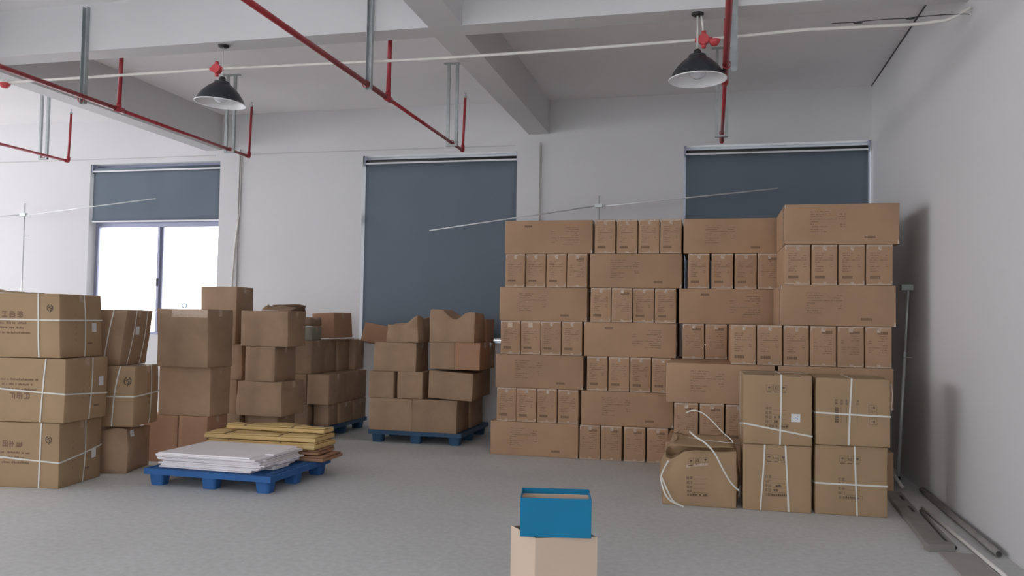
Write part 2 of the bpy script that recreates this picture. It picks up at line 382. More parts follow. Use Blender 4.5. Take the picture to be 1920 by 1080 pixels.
def glyph(c, mb, face, u, v, sz, rnd, mi=0, rot=False, bold=0.13):
    """a small square character of horizontal and vertical strokes"""
    t = sz * 0.13
    segs = []
    for k in (0.02, 0.45, 0.87):
        if rnd.random() < 0.9: segs.append((rnd.choice((0, 0.1)), rnd.choice((0.9, 1.0)), k, k + bold))
    for k in (0.05, 0.45, 0.85):
        if rnd.random() < 0.75: segs.append((k, k + bold, rnd.choice((0, 0.15)), rnd.choice((0.85, 1.0))))
    for a, b, c0, c1 in segs:
        if rot: a, b, c0, c1 = c0, c1, 1 - b, 1 - a
        c.rect(mb, face, u + a * sz, u + b * sz, v + c0 * sz, v + c1 * sz, mi)
def textline(c, mb, face, u0, u1, v, hh, rnd, mi=0, fill=0.85):
    u = u0
    while u < u1:
        ww = rnd.uniform(0.5, 1.0) * hh
        if rnd.random() < fill: c.rect(mb, face, u, min(u + ww * 0.8, u1), v, v + hh * rnd.uniform(0.55, 1.0), mi)
        u += ww
        if rnd.random() < 0.12: u += hh * 0.8

# --- the long flat cartons of the tall stack: end faces .227 x .372, length .995
SW, SD, SH = 0.2245, 0.985, 0.3735
LWd, LD = 0.992, 0.227
def text_block(c, mb, u0, uw, v0, v1, rnd, flip, hh):
    """shipping marks: a column of short lines, a shorter column at its right, a dark code"""
    lines = 9; st = (v1 - v0) / lines
    lens = [0.55, 0.46, 0.40, 1.0, 0.25, 0.12, 0.50, 0.34, 0.46]
    rl = {1: 0.16, 2: 0.26, 4: 0.0, 5: 0.16, 6: 0.14, 7: 0.0}
    for i in range(lines):
        v = v1 - st * (i + 0.5)
        def ln(a, b):
            if flip: a, b = uw - b, uw - a
            vv = (v0 + v1) - v - hh if flip else v
            textline(c, mb, 'F', u0 + a, u0 + b, vv, hh, rnd, 0, 0.92)
        ln(0, lens[i] * uw)
        if rl.get(i): ln(uw * (1 - rl[i]), uw)
def long_meshes(seed, flip, ends_tape):
    c = Carton(LWd, LD, SH, 0.003, 0.0015, seed); rnd = random.Random(seed)
    body = c.body('carton_body', CB, 4)
    mb = MB(); text_block(c, mb, (-0.27 if not flip else 0.03), 0.31, 0.10, 0.31, rnd, flip, 0.009)
    if not flip: a, b, v0 = 0.20, 0.295, 0.055
    else: a, b, v0 = -0.27, -0.18, 0.30
    for k in range(7):
        c.rect(mb, 'F', a + (b - a) * k / 7, a + (b - a) * (k + 0.8) / 7, v0, v0 + 0.022, 0)
    c.rect(mb, 'F', a, b, v0 - 0.002, v0 + 0.001); pr = mb.mesh('printed_text', INK)
    tp = MB()
    c.rect(tp, 'L', -0.03, 0.03, 0.0, SH, 0, nv=4); c.rect(tp, 'R', -0.03, 0.03, 0.0, SH, 0, nv=4)
    for f in ('L', 'R'):
        for v0 in (0.002, SH - 0.042): c.rect(tp, f, -LD / 2 + 0.003, LD / 2 - 0.003, v0, v0 + 0.04)
    c.rect(tp, 'F', LWd / 2 - 0.018, LWd / 2 - 0.002, 0.003, 0.04); c.rect(tp, 'F', -LWd / 2 + 0.002, -LWd / 2 + 0.012, SH - 0.04, SH - 0.004)
    return body, pr, tp.mesh('packing_tape', TAPE)
def small_meshes(seed, flip, sticker=False):
    c = Carton(SW, SD, SH, 0.003, 0.003, seed); rnd = random.Random(seed)
    body = c.body('carton_body', CB, 4)
    mb = MB(); text_block(c, mb, -0.08, 0.155, 0.115, 0.30, rnd, flip, 0.0075)
    if not flip: a, b, v0 = -0.08, 0.01, 0.062
    else: a, b, v0 = -0.01, 0.08, 0.305
    for k in range(6): c.rect(mb, 'F', a + (b - a) * k / 6, a + (b - a) * (k + 0.82) / 6, v0, v0 + 0.024)
    c.rect(mb, 'F', a, b, v0 - 0.002, v0 + 0.001)
    pr = mb.mesh('printed_text', INK)
    tp = MB(); e = SW / 2 - 0.004
    c.rect(tp, 'F', -e, e, SH - 0.018, SH - 0.003, nu=6, e=0.0016); c.rect(tp, 'F', -0.02 + rnd.uniform(-.01, .01), 0.02, SH - 0.055, SH - 0.0185, e=0.0016)
    c.rect(tp, 'F', -e, e, 0.003, 0.014, nu=5, e=0.0016); c.rect(tp, 'F', -0.012, 0.02, 0.0145, 0.03, e=0.0016)
    c.rect(tp, 'F', -e, -e + 0.012, SH - 0.05, SH - 0.018, e=0.0018); c.rect(tp, 'F', e - 0.012, e, 0.014, 0.04, e=0.0018)
    lb = None
    if sticker:
        l_ = MB(); c.rect(l_, 'F', -0.028, 0.022, SH - 0.075, SH - 0.022, e=0.0024); lb = l_.mesh('paper_label', CBI)
    return body, pr, tp.mesh('packing_tape', TAPE), lb
LV = {(f, k): long_meshes(11 + k + 5 * f, bool(f), True) for f in (0, 1) for k in (0, 1)}
SV = {(f, k): small_meshes(31 + k + 7 * f, bool(f)) for f in (0, 1) for k in (0, 1, 2)}
SVL = small_meshes(77, False, True)
rj = random.Random(5)
def place_long(x, y, row, label, flip=0, group='long cartons of the tall stack', full=True):
    b, p, t = LV[(flip, rj.randrange(2))]
    o = thing('long_carton', label, 'carton', (x + LWd / 2, y + LD / 2, row * 0.375), 0, group)
    link('carton_body', b, o)
    if full: link('printed_text', p, o); link('packing_tape', t, o)
    return o
def place_small(x, y, row, label, flip=0, group='narrow carton ends of the tall stack', sticker=False, full=True):
    v = SVL if sticker else SV[(flip, rj.randrange(3))]
    o = thing('narrow_carton', label, 'carton', (x + SW / 2, y + SD / 2 + (rj.uniform(-0.012, 0.012) if full else 0.02), row * 0.375), 0, group)
    link('carton_body', v[0], o)
    if full: link('printed_text', v[1], o); link('packing_tape', v[2], o)
    if sticker: link('paper_label', v[3], o)
    return o
ROWN = ['bottom', 'second', 'third', 'fourth', 'fifth', 'sixth', 'top']
ORD = ['first', 'second', 'third', 'last']
YS = 9.12
# (row, kind, start x or list, flip flags) for left and middle columns
LEFT = [(0, 'L', -2.41, 0), (1, 'S', [-2.345, -2.115, -1.885, -1.645], [0, 0, 0, 0]), (2, 'L', -2.365, 0), (3, 'S', [-2.31, -2.08, -1.847, -1.612], [0, 0, 0, 0]),
        (4, 'L', -2.33, 0), (5, 'S', [-2.268, -2.035, -1.80, -1.565], [0, 0, 0, 1]), (6, 'L', -2.28, 1)]
MID = [(0, 'S', [-1.40, -1.165, -0.915, -0.67], [1, 1, 1, 1]), (1, 'L', -1.388, 0), (2, 'S', [-1.33, -1.093, -0.86, -0.625], [0, 0, 0, 0]), (3, 'L', -1.365, 1),
       (4, 'S', [-1.30, -1.068, -0.835, -0.60], [0, 1, 0, 0]), (5, 'L', -1.312, 0), (6, 'S', [-1.262, -1.022, -0.785, -0.55], [0, 0, 0, 0])]
RIGHT = [(0, 'L', -0.36, 0), (1, 'S', [-0.33, -0.09, 0.15, 0.40], [0, 0, 0, 0]), (2, 'L', -0.36, 0), (3, 'S', [-0.305, -0.068, 0.17, 0.41], [1, 1, 1, 1]),
         (4, 'L', -0.345, 1), (5, 'S', [-0.255, -0.01, 0.23, 0.465], [0, 0, 0, 1]), (6, 'L', -0.303, 0)]
def column(rows, cname, hidden_rows=()):
    for r, kind, xs, fl in rows:
        hid = r in hidden_rows
        if kind == 'L':
            lab = f'long brown carton lying sideways in the {ROWN[r]} row, {cname} column of tall stack'
            if hid: lab = 'plain brown carton hidden low in the right column behind nearer cartons'
            place_long(xs, YS, r, lab, fl, full=not hid, group='cartons hidden low in the right column' if hid else 'long cartons of the tall stack')
            for k in range(1, 4):
                if hid and k > 1: continue
                place_long(xs, YS + k * 0.247, r, 'long brown carton at the back of the tall stack behind the front row', 0, 'long cartons filling the back of the tall stack', False)
        else:
            for k, (x, f) in enumerate(zip(xs, fl)):
                st = cname == 'left' and r == 3 and k < 2
                lab = f'narrow carton end, {ORD[k]} of four in {ROWN[r]} row, {cname} column of tall stack'
                if st: lab = f'narrow carton end with pale paper tab, {ORD[k]} of four, fourth row, left column'
                if hid: lab = 'plain brown carton hidden low in the right column behind nearer cartons'
                place_small(x, YS, r, lab, f, sticker=st, full=not hid, group='cartons hidden low in the right column' if hid else 'narrow carton ends of the tall stack')
column(LEFT, 'left'); column(MID, 'middle'); column(RIGHT, 'right', (0, 1, 2))
# nearer pile standing in front of the right column
YN = 8.12
GN = 'cartons of the nearer right pile'
def back_longs(x, r):
    for k in range(1, 4): place_long(x, YN + k * 0.245, r, 'long brown carton behind the front one of the nearer right pile', 0, 'long cartons filling the back of the nearer right pile', False)
place_long(0.65, YN, 6, 'topmost long brown carton at upper right of the nearer pile', 0, GN); back_longs(0.65, 6)
for k in range(4): place_small(0.655 + 0.236 * k, YN, 5, f'narrow carton end, {ORD[k]} of four under the topmost long carton, nearer right pile', 0, GN)
place_long(0.62, YN, 4, 'long brown carton between two rows of narrow cartons, nearer right pile', 0, GN); back_longs(0.62, 4)
for k in range(6): place_small(0.175 + 0.2355 * k, YN, 3, 'narrow carton end, %s from left in the row of six, nearer right pile' % ['first', 'second', 'third', 'fourth', 'fifth', 'sixth'][k], 0 if k < 3 else 1, GN)
place_long(-0.42, YN, 2, 'long brown carton projecting left above three narrow cartons, nearer right pile', 0, GN); back_longs(-0.42, 2)
place_long(0.60, YN, 2, 'brown carton hidden behind the two strapped boxes at right', 0, 'cartons hidden behind the strapped boxes'); back_longs(0.60, 2)
for k in range(8):
    if k < 3: place_small(-0.345 + 0.238 * k, YN, 1, f'narrow carton end above the crumpled box, {ORD[k]} from left, nearer right pile', 1 if k < 2 else 0, GN)
    else: place_small(-0.345 + 0.238 * k, YN, 1, 'brown carton hidden behind the two strapped boxes at right', 0, 'cartons hidden behind the strapped boxes', full=False)
for x in (-0.42, 0.60):
    place_long(x, YN, 0, 'brown carton hidden behind the strapped boxes at floor level', 0, 'cartons hidden behind the strapped boxes', full=False); back_longs(x, 0)

# --- generic single carton
def box_at(name, label, corner, z0, w_, d_, h_, th=0, m_=CBO, group=None, tape=True, tilt=(0, 0), seed=1, cat='carton', nseg=None, side_tape=True, **kw):
    """corner = near right corner on the ground plane, th = turn in degrees"""
    t = math.radians(th); u = Vector((math.cos(t), math.sin(t))); v = Vector((-math.sin(t), math.cos(t)))
    c2 = Vector(corner) - u * w_ / 2 + v * d_ / 2
    o = thing(name, label, cat, (c2.x, c2.y, z0), 0, group, (math.radians(tilt[0]), math.radians(tilt[1]), t))
    c = Carton(w_, d_, h_, seed=seed, **kw)
    link('carton_body', c.body('carton_body', m_, nseg), o)
    if tape:
        tp = MB(); c.rect(tp, 'T', -w_ / 2 + 0.004, w_ / 2 + 0.001, -0.028, 0.028, nu=8)
        if side_tape:
            c.rect(tp, 'R', -0.028, 0.028, h_ - 0.07, h_ + 0.001, nv=2)
        tp.build('packing_tape', TAPE, o)
    return o, c
def flap_seam(o, c, face='F'): pass

# big strapped boxes, front right
GB = 'strapped boxes at the front right'
def ship_marks(c, o, seed, rot=False, scale=1.0, hand=False, name='printed_marks', ink=INKD):
    """icons row, five pairs of characters with ruled lines and a boxed last line"""
    rnd = random.Random(seed); mb = MB(); W, H = c.w, c.h
    if not rot:
        u0, vt = -W * 0.16, H * 0.77
        for k in range(3):
            a = u0 + k * 0.055
            for q in ((a, a + 0.045, vt, vt + 0.002), (a, a + 0.045, vt + 0.045, vt + 0.047), (a, a + 0.002, vt, vt + 0.047), (a + 0.043, a + 0.045, vt, vt + 0.047)): c.rect(mb, 'F', *q)
            c.rect(mb, 'F', a + 0.004, a + 0.041, vt - 0.014, vt - 0.008)
        a = u0 + 0.012; c.rect(mb, 'F', a, a + 0.022, vt + 0.022, vt + 0.028); c.rect(mb, 'F', a + 0.004, a + 0.018, vt + 0.028, vt + 0.033); c.rect(mb, 'F', a + 0.010, a + 0.012, vt + 0.008, vt + 0.022)
        a = u0 + 0.065; glyph(c, mb, 'F', a, vt + 0.01, 0.026, rnd)
        a = u0 + 0.122; c.rect(mb, 'F', a, a + 0.022, vt + 0.026, vt + 0.034); c.rect(mb, 'F', a + 0.004, a + 0.018, vt + 0.020, vt + 0.026); c.rect(mb, 'F', a + 0.009, a + 0.013, vt + 0.008, vt + 0.020)
        for k in range(5):
            v = H * 0.50 - k * 0.036
            glyph(c, mb, 'F', u0 - 0.008, v, 0.021, rnd); glyph(c, mb, 'F', u0 + 0.018, v, 0.021, rnd)
            if k < 4: c.rect(mb, 'F', u0 + 0.05, u0 + 0.155, v - 0.003, v - 0.0012)
            else:
                textline(c, mb, 'F', u0 + 0.046, u0 + 0.165, v + 0.004, 0.018, rnd, 0, 1.0)
                for q in ((u0 + 0.042, u0 + 0.170, v - 0.003, v - 0.001), (u0 + 0.042, u0 + 0.170, v + 0.026, v + 0.028), (u0 + 0.042, u0 + 0.044, v, v + 0.027), (u0 + 0.168, u0 + 0.170, v, v + 0.027)): c.rect(mb, 'F', *q)
            if hand and k in (2, 3): textline(c, mb, 'F', u0 + 0.06, u0 + (0.12 if k == 2 else 0.09), v + 0.004, 0.022, rnd, 0, 0.8)
    else:
        u0, vt = -0.10, H * 0.62
        for k in range(5):
            if k == 3: continue
            a = u0 - 0.03 + k * 0.04
            glyph(c, mb, 'F', a, vt + 0.018, 0.018, rnd, rot=True); glyph(c, mb, 'F', a, vt - 0.005, 0.018, rnd, rot=True)
        for k in range(7): c.rect(mb, 'F', u0 - 0.03, u0 - 0.002, vt - 0.04 - k * 0.018, vt - 0.027 - k * 0.018)
        for k in range(4): c.rect(mb, 'F', u0 + 0.015 + 0.04 * k, u0 + 0.017 + 0.04 * k, vt - 0.15, vt - 0.02)
        for k in range(3):
            a, v = u0 + 0.22, vt + 0.0 - k * 0.055
            for q in ((a, a + 0.06, v, v + 0.002), (a, a + 0.06, v - 0.045, v - 0.043), (a, a + 0.002, v - 0.045, v), (a + 0.058, a + 0.06, v - 0.045, v)): c.rect(mb, 'F', *q)
            if k != 1: c.rect(mb, 'F', a + 0.034, a + 0.044, v - 0.032, v - 0.010); c.rect(mb, 'F', a + 0.018, a + 0.034, v - 0.023, v - 0.019)
    mb.build(name, ink, o)
o, c = box_at('strapped_box', 'large brown box on the floor with two vertical white straps, below the boxed pair', (0.784, 7.10), 0, 0.532, 0.56, 0.53, 0.0, CBS, GB, seed=3, bulge=0.005, nz=0.005)
o['label'] = 'large box with two vertical white straps, on the floor beside the crumpled box'
ship_marks(c, o, 3, hand=True)
for a, b in ((-0.125, 0.03), (0.09, -0.025)): c.loop('x', a, b).build('strap', STRAP, o)
o, c = box_at('strapped_box', 'large box with white sticker and slanting strap, upper left of four strapped boxes', (0.785, 7.09), 0.534, 0.53, 0.56, 0.565, 1.0, CBS, GB, seed=4, bulge=0.008, nz=0.006, shx=-0.004)
ship_marks(c, o, 4, hand=True)
c.loop('x', 0.02, 0.012).build('strap', STRAP, o); c.loop('z', 0.165, (-0.085, 0.02)).build('strap', STRAP, o)
c.loop('y', 0.03, 0.03).build('strap', STRAP, o)
l_ = MB(); c.rect(l_, 'F', 0.105, 0.175, 0.19, 0.255, e=0.003); lpo = l_.build('paper_label', PAPER, o)
l_ = MB()
for q in ((0.135, 0.143, 0.222, 0.226), (0.148, 0.158, 0.212, 0.222), (0.150, 0.157, 0.232, 0.238), (0.128, 0.134, 0.214, 0.219)): c.rect(l_, 'F', *q, e=0.0045)
l_.build('printed_text', BLUEINK, lpo)
fr = MB(); c.rect(fr, 'F', -0.262, -0.02, 0.560, 0.5635, e=0.003); c.rect(fr, 'F', 0.07, 0.18, 0.556, 0.559, e=0.003); fr.build('flap_gap', DARKT, o)
o, c = box_at('strapped_box', 'large box on the floor with crossed white straps, bottom right of four strapped boxes', (1.352, 7.13), 0, 0.54, 0.55, 0.548, 1.0, CBS, GB, seed=5, bulge=0.005, nz=0.004)
ship_marks(c, o, 5)
c.loop('x', 0.045, -0.02).build('strap', STRAP, o); c.loop('z', 0.245, (0.0, 0.0)).build('strap', STRAP, o)
o, c = box_at('strapped_box', 'large box with crossed straps and sideways print, upper right of four strapped boxes', (1.368, 7.10), 0.552, 0.555, 0.57, 0.532, 0.0, CBS, GB, seed=6, bulge=0.007, nz=0.006)
ship_marks(c, o, 6, rot=True)
c.loop('x', -0.03, 0.022).build('strap', STRAP, o); c.loop('z', 0.255, (-0.012, 0.0)).build('strap', STRAP, o)
ld = MB(); ld.tube([(0.285, -0.27, 0.50), (0.296, -0.27, 0.42), (0.29, -0.27, 0.32), (0.283, -0.27, 0.26)], 0.002, 6); ld.build('loose_strap_end', STRAP, o)

# crumpled open box
def qtop(u, v): return -0.055 * max(0, 1 - abs(u + 0.85) * 3) - 0.02 * (1 - v) * 0.5 + 0.02 * u
o, c = box_at('crumpled_box', 'crumpled bulging open box with loose white straps on the floor', (0.21, 7.10), 0, 0.60, 0.50, 0.47, 1.5, CBS, None, tape=False, seed=8, nseg=18, bulge=0.035, nz=0.034, nsc=5.0, top=qtop, taper=-0.06, sag=0.05, cat='box')
ship_marks(c, o, 8)
fm = MB(); c.rect(fm, 'F', -0.11, 0.06, 0.335, 0.36, e=0.004); fm.build('shiny_tape', TAPE, o)
fp = MB()
def flap(mb, a, b, c_, d_, nz=0.012, seed=0, n=8, th=0.005):
    base = len(mb.v)
    for lay in (0, 1):
        for j in range(n + 1):
            for i in range(n + 1):
                p = Vector(a).lerp(Vector(b), i / n).lerp(Vector(d_).lerp(Vector(c_), i / n), j / n)
                q = noise.noise_vector(p * 6 + Vector((seed, 0, 0))) * nz * (0.3 + j / n)
                mb.v.append(tuple(p + q + Vector((0, 0, th * lay))))
    N1 = (n + 1) * (n + 1)
    for j in range(n):
        for i in range(n):
            q = base + j * (n + 1) + i
            mb.f.append((q, q + n + 1, q + n + 2, q + 1)); mb.m.append(0); mb.f.append((q + N1, q + N1 + 1, q + N1 + n + 2, q + N1 + n + 1)); mb.m.append(0)
    for i in range(n):
        for (p, q) in ((base + i, base + i + 1), (base + n * (n + 1) + i + 1, base + n * (n + 1) + i), (base + (i + 1) * (n + 1), base + i * (n + 1)), (base + i * (n + 1) + n, base + (i + 1) * (n + 1) + n)):
            mb.f.append((p, q, q + N1, p + N1)); mb.m.append(0)
flap(fp, (-0.25, -0.27, 0.485), (0.27, -0.255, 0.49), (0.25, 0.0, 0.56), (-0.22, 0.0, 0.545), 0.02, 3); fp.build('top_flap', CBS, o, True)
fp = MB(); flap(fp, (-0.30, -0.20, 0.43), (-0.24, 0.2, 0.46), (-0.16, 0.2, 0.56), (-0.19, -0.16, 0.545), 0.02, 9); fp.build('top_flap', CBS, o, True)
def strapline(pts, parent, name='strap', wd=0.012, nrm=(0, -1, 0)):
    # smooth ribbon through pts (Catmull-Rom)
    P = [Vector(p) for p in pts]; out = []
    for i in range(len(P) - 1):
        p0, p1, p2, p3 = P[max(i - 1, 0)], P[i], P[i + 1], P[min(i + 2, len(P) - 1)]
        for k in range(6):
            t = k / 6; out.append(0.5 * ((2 * p1) + (-p0 + p2) * t + (2 * p0 - 5 * p1 + 4 * p2 - p3) * t * t + (-p0 + 3 * p1 - 3 * p2 + p3) * t ** 3))
    out.append(P[-1]); nn = []; wdv = []
    for i in range(len(out)):
        t = (out[min(i + 1, len(out) - 1)] - out[max(i - 1, 0)]).normalized(); nv = Vector(nrm); w1 = t.cross(nv).normalized(); nn.append(w1.cross(t).normalized() * (1 if w1.cross(t).dot(nv) > 0 else -1)); wdv.append(w1)
    mb = MB(); mb.ribbon(out, nn, wdv, wd, 0.002); return mb.build(name, STRAP, parent)
ox, oy = o.location.x, o.location.y
def W2L(p): return (p[0] - ox, p[1] - oy, p[2])
strapline([W2L(p) for p in [(-0.18, 7.16, 0.60), (-0.13, 7.05, 0.572), (-0.056, 7.03, 0.53), (0.02, 7.02, 0.45), (0.09, 7.02, 0.32), (0.15, 7.03, 0.22), (0.215, 7.05, 0.155)]], o)
strapline([W2L(p) for p in [(-0.21, 7.30, 0.74), (-0.15, 7.28, 0.765), (-0.07, 7.26, 0.745), (0.01, 7.24, 0.68), (0.09, 7.2, 0.60), (0.15, 7.15, 0.555), (0.17, 7.12, 0.53)]], o, wd=0.008)
strapline([W2L(p) for p in [(-0.35, 7.10, 0.36), (-0.405, 7.06, 0.24), (-0.385, 7.03, 0.13), (-0.33, 7.02, 0.05), (-0.22, 7.02, 0.006)]], o)
strapline([W2L(p) for p in [(-0.40, 7.08, 0.22), (-0.36, 7.03, 0.14), (-0.31, 7.03, 0.05), (-0.24, 7.03, 0.008)]], o)
strapline([W2L(p) for p in [(-0.19, 7.10, 0.558), (-0.05, 7.08, 0.545), (0.08, 7.08, 0.535), (0.17, 7.1, 0.53)]], o, wd=0.009, nrm=(0, 0, 1))

# ------------------------------------------------------------------ left: strapped pile at the picture edge
def big_print(c, o, up=True, seed=1, lx=None):
    rnd = random.Random(seed); mb = MB(); r = c.w / 2 if lx is None else lx
    cx = r - 0.47
    v = c.h * (0.62 if up else 0.30) if up else c.h * 0.36
    for k in range(3): glyph(c, mb, 'F', cx + 0.068 * k, v, 0.050, rnd, bold=0.24)
    for k in range(3):
        vv = v - 0.055 - 0.042 * k if up else v + 0.075 + 0.042 * k
        textline(c, mb, 'F', cx - 0.14, cx + 0.26 - 0.05 * (k % 2), vv, 0.020, rnd, 0, 0.95)
    mb.build('printed_text', INK, o)
def q_mark(c, o, u, v, r=0.030, face='F'):
    """round quality mark: a ring crossed by an S-shaped stroke with a tail"""
    mb = MB(); n = 20
    for k in range(n):
        if k in (4, 5, 14): continue
        a0, a1 = 2 * math.pi * k / n, 2 * math.pi * (k + 1) / n
        mb.quad(*[c.P(face, u + rr * math.cos(a), v + rr * 1.1 * math.sin(a), 0.002) for rr, a in ((r * 0.72, a0), (r, a0), (r, a1), (r * 0.72, a1))])
    pts = [(0.45, 0.5), (-0.1, 0.35), (-0.45, 0.05), (0.1, 0.0), (0.5, -0.15), (0.2, -0.5), (0.0, -1.35)]
    for (a, b), (e, f) in zip(pts[:-1], pts[1:]):
        d = Vector((e - a, f - b)).normalized() * 0.13; nx, ny = -d.y, d.x
        mb.quad(*[c.P(face, u + r * X, v + r * Y, 0.0022) for X, Y in ((a + nx, b + ny), (a - nx, b - ny), (e - nx, f - ny), (e + nx, f + ny))])
    mb.build('quality_mark', INKD, o)
def side_print(c, o, y0, seed):
    rnd = random.Random(seed); mb = MB()
    for k in range(5):
        glyph(c, mb, 'R', y0, c.h * 0.66 - 0.055 * k, 0.016, rnd)
    c.rect(mb, 'R', y0 + 0.16, y0 + 0.24, c.h * 0.20, c.h * 0.23)
    mb.build('printed_marks', INK, o)
GL = 'strapped boxes of the pile at the left edge'
def side_label(c, o, y, v, a=0.0):
    l_ = MB(); c.rect(l_, 'R', y - 0.035, y + 0.035, v - 0.04, v + 0.04, e=0.003); l_.build('paper_label', PAPER, o)
o, c = box_at('strapped_box', 'bottom box of the strapped pile at the left edge, on the floor', (-5.40, 6.07), 0, 0.95, 0.59, 0.555, 7, CBS, GL, seed=21, bulge=0.010, nz=0.008)
big_print(c, o, True, 1, 0.42); q_mark(c, o, c.w / 2 - 0.095, 0.415); side_print(c, o, -0.13, 2); side_label(c, o, 0.17, 0.235)
c.loop('x', c.w / 2 - 0.175, 0.01).build('strap', STRAP, o); c.loop('y', 0.03, 0.02).build('strap', STRAP, o); c.loop('z', 0.285, (-0.065, 0.075)).build('strap', STRAP, o)
o, c = box_at('strapped_box', 'middle box of the strapped pile at the left edge, small upside-down print', (-5.355, 6.05), 0.560, 0.95, 0.575, 0.545, 5, CBS, GL, seed=22, bulge=0.012, nz=0.009)
big_print(c, o, False, 2, 0.44); side_print(c, o, -0.06, 3); side_label(c, o, 0.19, 0.33)
c.loop('x', c.w / 2 - 0.215, 0.035).build('strap', STRAP, o); c.loop('y', 0.04, 0.03).build('strap', STRAP, o); c.loop('z', 0.30, (-0.055, -0.03)).build('strap', STRAP, o)
o, c = box_at('strapped_box', 'top box of the strapped pile at the left edge, round mark, level strap', (-5.43, 6.07), 1.110, 0.95, 0.60, 0.553, 7, CBS, GL, seed=23, bulge=0.012, nz=0.008, shx=-0.03)
big_print(c, o, True, 3, 0.42); q_mark(c, o, c.w / 2 - 0.085, 0.43); side_print(c, o, -0.10, 4); side_label(c, o, 0.17, 0.26)
c.loop('x', c.w / 2 - 0.19, 0.0).build('strap', STRAP, o); c.loop('y', 0.03, 0.01).build('strap', STRAP, o); c.loop('z', 0.325, (0.0, 0.0)).build('strap', STRAP, o)
lf = MB(); flap(lf, (-0.47, -0.29, 0.56), (0.10, -0.29, 0.556), (0.10, 0.0, 0.556), (-0.47, 0.0, 0.59), 0.01, 4); lf.build('top_flap', CBS, o, True)

# second pile
o, c = box_at('crumpled_box', 'crushed brown box with white label on the floor beneath a strapped box', (-5.34, 6.84), 0, 0.50, 0.50, 0.41, 14, CBO, None, tape=False, seed=31, nseg=12, bulge=0.03, nz=0.035, nsc=4.5, cat='box', sag=0.02)
l_ = MB(); c.rect(l_, 'R', -0.20, -0.13, 0.33, 0.39, e=0.006); l_.build('paper_label', PAPER, o)
o, c = box_at('strapped_box', 'strapped box with dark round mark, between crushed and leaning boxes', (-5.27, 6.82), 0.440, 0.50, 0.47, 0.565, 10, CBS, None, seed=32, bulge=0.022, nz=0.018)
q_mark(c, o, c.w / 2 - 0.06, 0.43, 0.036); rnd = random.Random(3); mb = MB()
for k in range(3): glyph(c, mb, 'R', 0.0, 0.30 - 0.05 * k, 0.03, rnd)
mb.build('printed_marks', INK, o)
c.loop('x', c.w / 2 - 0.20, 0.06).build('strap', STRAP, o); c.loop('y', 0.06, 0.0).build('strap', STRAP, o); c.loop('z', 0.285, (0.0, 0.02)).build('strap', STRAP, o)
o, c = box_at('strapped_box', 'leaning grey-brown strapped box on top, right of the left edge pile', (-5.47, 6.86), 1.008, 0.50, 0.47, 0.53, 8, CBO, None, seed=33, bulge=0.012, nz=0.010, shx=0.05, shy=0.02)
side_label(c, o, -0.02, 0.33)
c.loop('x', c.w / 2 - 0.16, 0.03).build('strap', STRAP, o); c.loop('y', -0.12, 0.06).build('strap', STRAP, o); c.loop('y', 0.10, 0.04).build('strap', STRAP, o)

# third pile
G3 = 'plain brown boxes of the third pile from the left'
box_at('cardboard_box', 'bottom left box of the big plain pile behind the white boards', (-5.27, 7.50), 0, 0.40, 0.42, 0.476, 0, CBR, G3, seed=41, nz=0.004)
box_at('cardboard_box', 'bottom right box of the big plain pile behind the white boards', (-4.93, 7.50), 0, 0.325, 0.36, 0.478, 0, CBR, G3, seed=42, nz=0.004)
box_at('cardboard_box', 'middle box of the big plain pile, under the largest box', (-4.91, 7.50), 0.479, 0.59, 0.36, 0.495, 0, CBO, G3, seed=43, nz=0.008)
o, c = box_at('cardboard_box', 'largest plain box on top of the third pile, shiny tape at upper edge', (-4.88, 7.40), 0.975, 0.585, 0.44, 0.585, 0, CBO, G3, seed=44, nz=0.012, bulge=0.018, shx=-0.012)
tp = MB(); c.rect(tp, 'F', -0.12, 0.29, 0.50, 0.575, nu=8, nv=2, e=0.003); c.rect(tp, 'R', -0.19, 0.19, 0.37, 0.375); tp.build('packing_tape', TAPE, o)
o2 = MB(); o2.tube([(-5.32 + 0.028 * math.cos(a), 7.62, 1.576 + 0.02 + 0.022 * math.sin(a)) for a in [k * math.pi / 10 for k in range(0, 21)]], 0.005, 6)
tag(o2.build('tape_ring', SKYB, None, True), 'tiny pale blue ring on top of the largest plain box', 'ring')

# fourth group: tall box tower and stacked boxes
G4 = 'boxes of the tall tower behind the third pile'
for k, (x, z, h, lab) in enumerate([(-5.25, 0, 0.38, 'lowest box of the narrow tower behind the third pile'), (-5.30, 0.381, 0.383, 'second lowest box of the narrow tower behind the third pile'), (-5.245, 0.765, 0.408, 'greyish box directly beneath the tall top box of the tower')]):
    box_at('cardboard_box', lab, (x, 8.62), z, 0.45, 0.40, h, 0, CBO, G4, seed=50 + k, nz=0.01)
o, c = box_at('cardboard_box', 'tall box standing highest on the left side before the window', (-5.325, 8.60), 1.174, 0.46, 0.36, 0.66, 0, CBO, G4, seed=54, nz=0.008)
G5 = 'boxes of the fourth pile behind the yellow cardboard'
box_at('cardboard_box', 'bottom box of the fourth pile, mostly behind yellow cardboard', (-4.80, 8.68), 0, 0.43, 0.40, 0.378, 0, CBO, G5, seed=55, nz=0.012)
box_at('cardboard_box', 'wide box second from the floor in the fourth pile', (-4.66, 8.50), 0.379, 0.565, 0.52, 0.385, 0, CBO, G5, seed=56, nz=0.02, nsc=4)
box_at('cardboard_box', 'smaller box third from the floor in the fourth pile', (-4.76, 8.50), 0.766, 0.365, 0.48, 0.392, 0, CBO, G5, seed=57, nz=0.008)
box_at('cardboard_box', 'wide box on top of the fourth pile', (-4.61, 8.50), 1.160, 0.585, 0.42, 0.40, 0, CBO, G5, seed=58, nz=0.012)

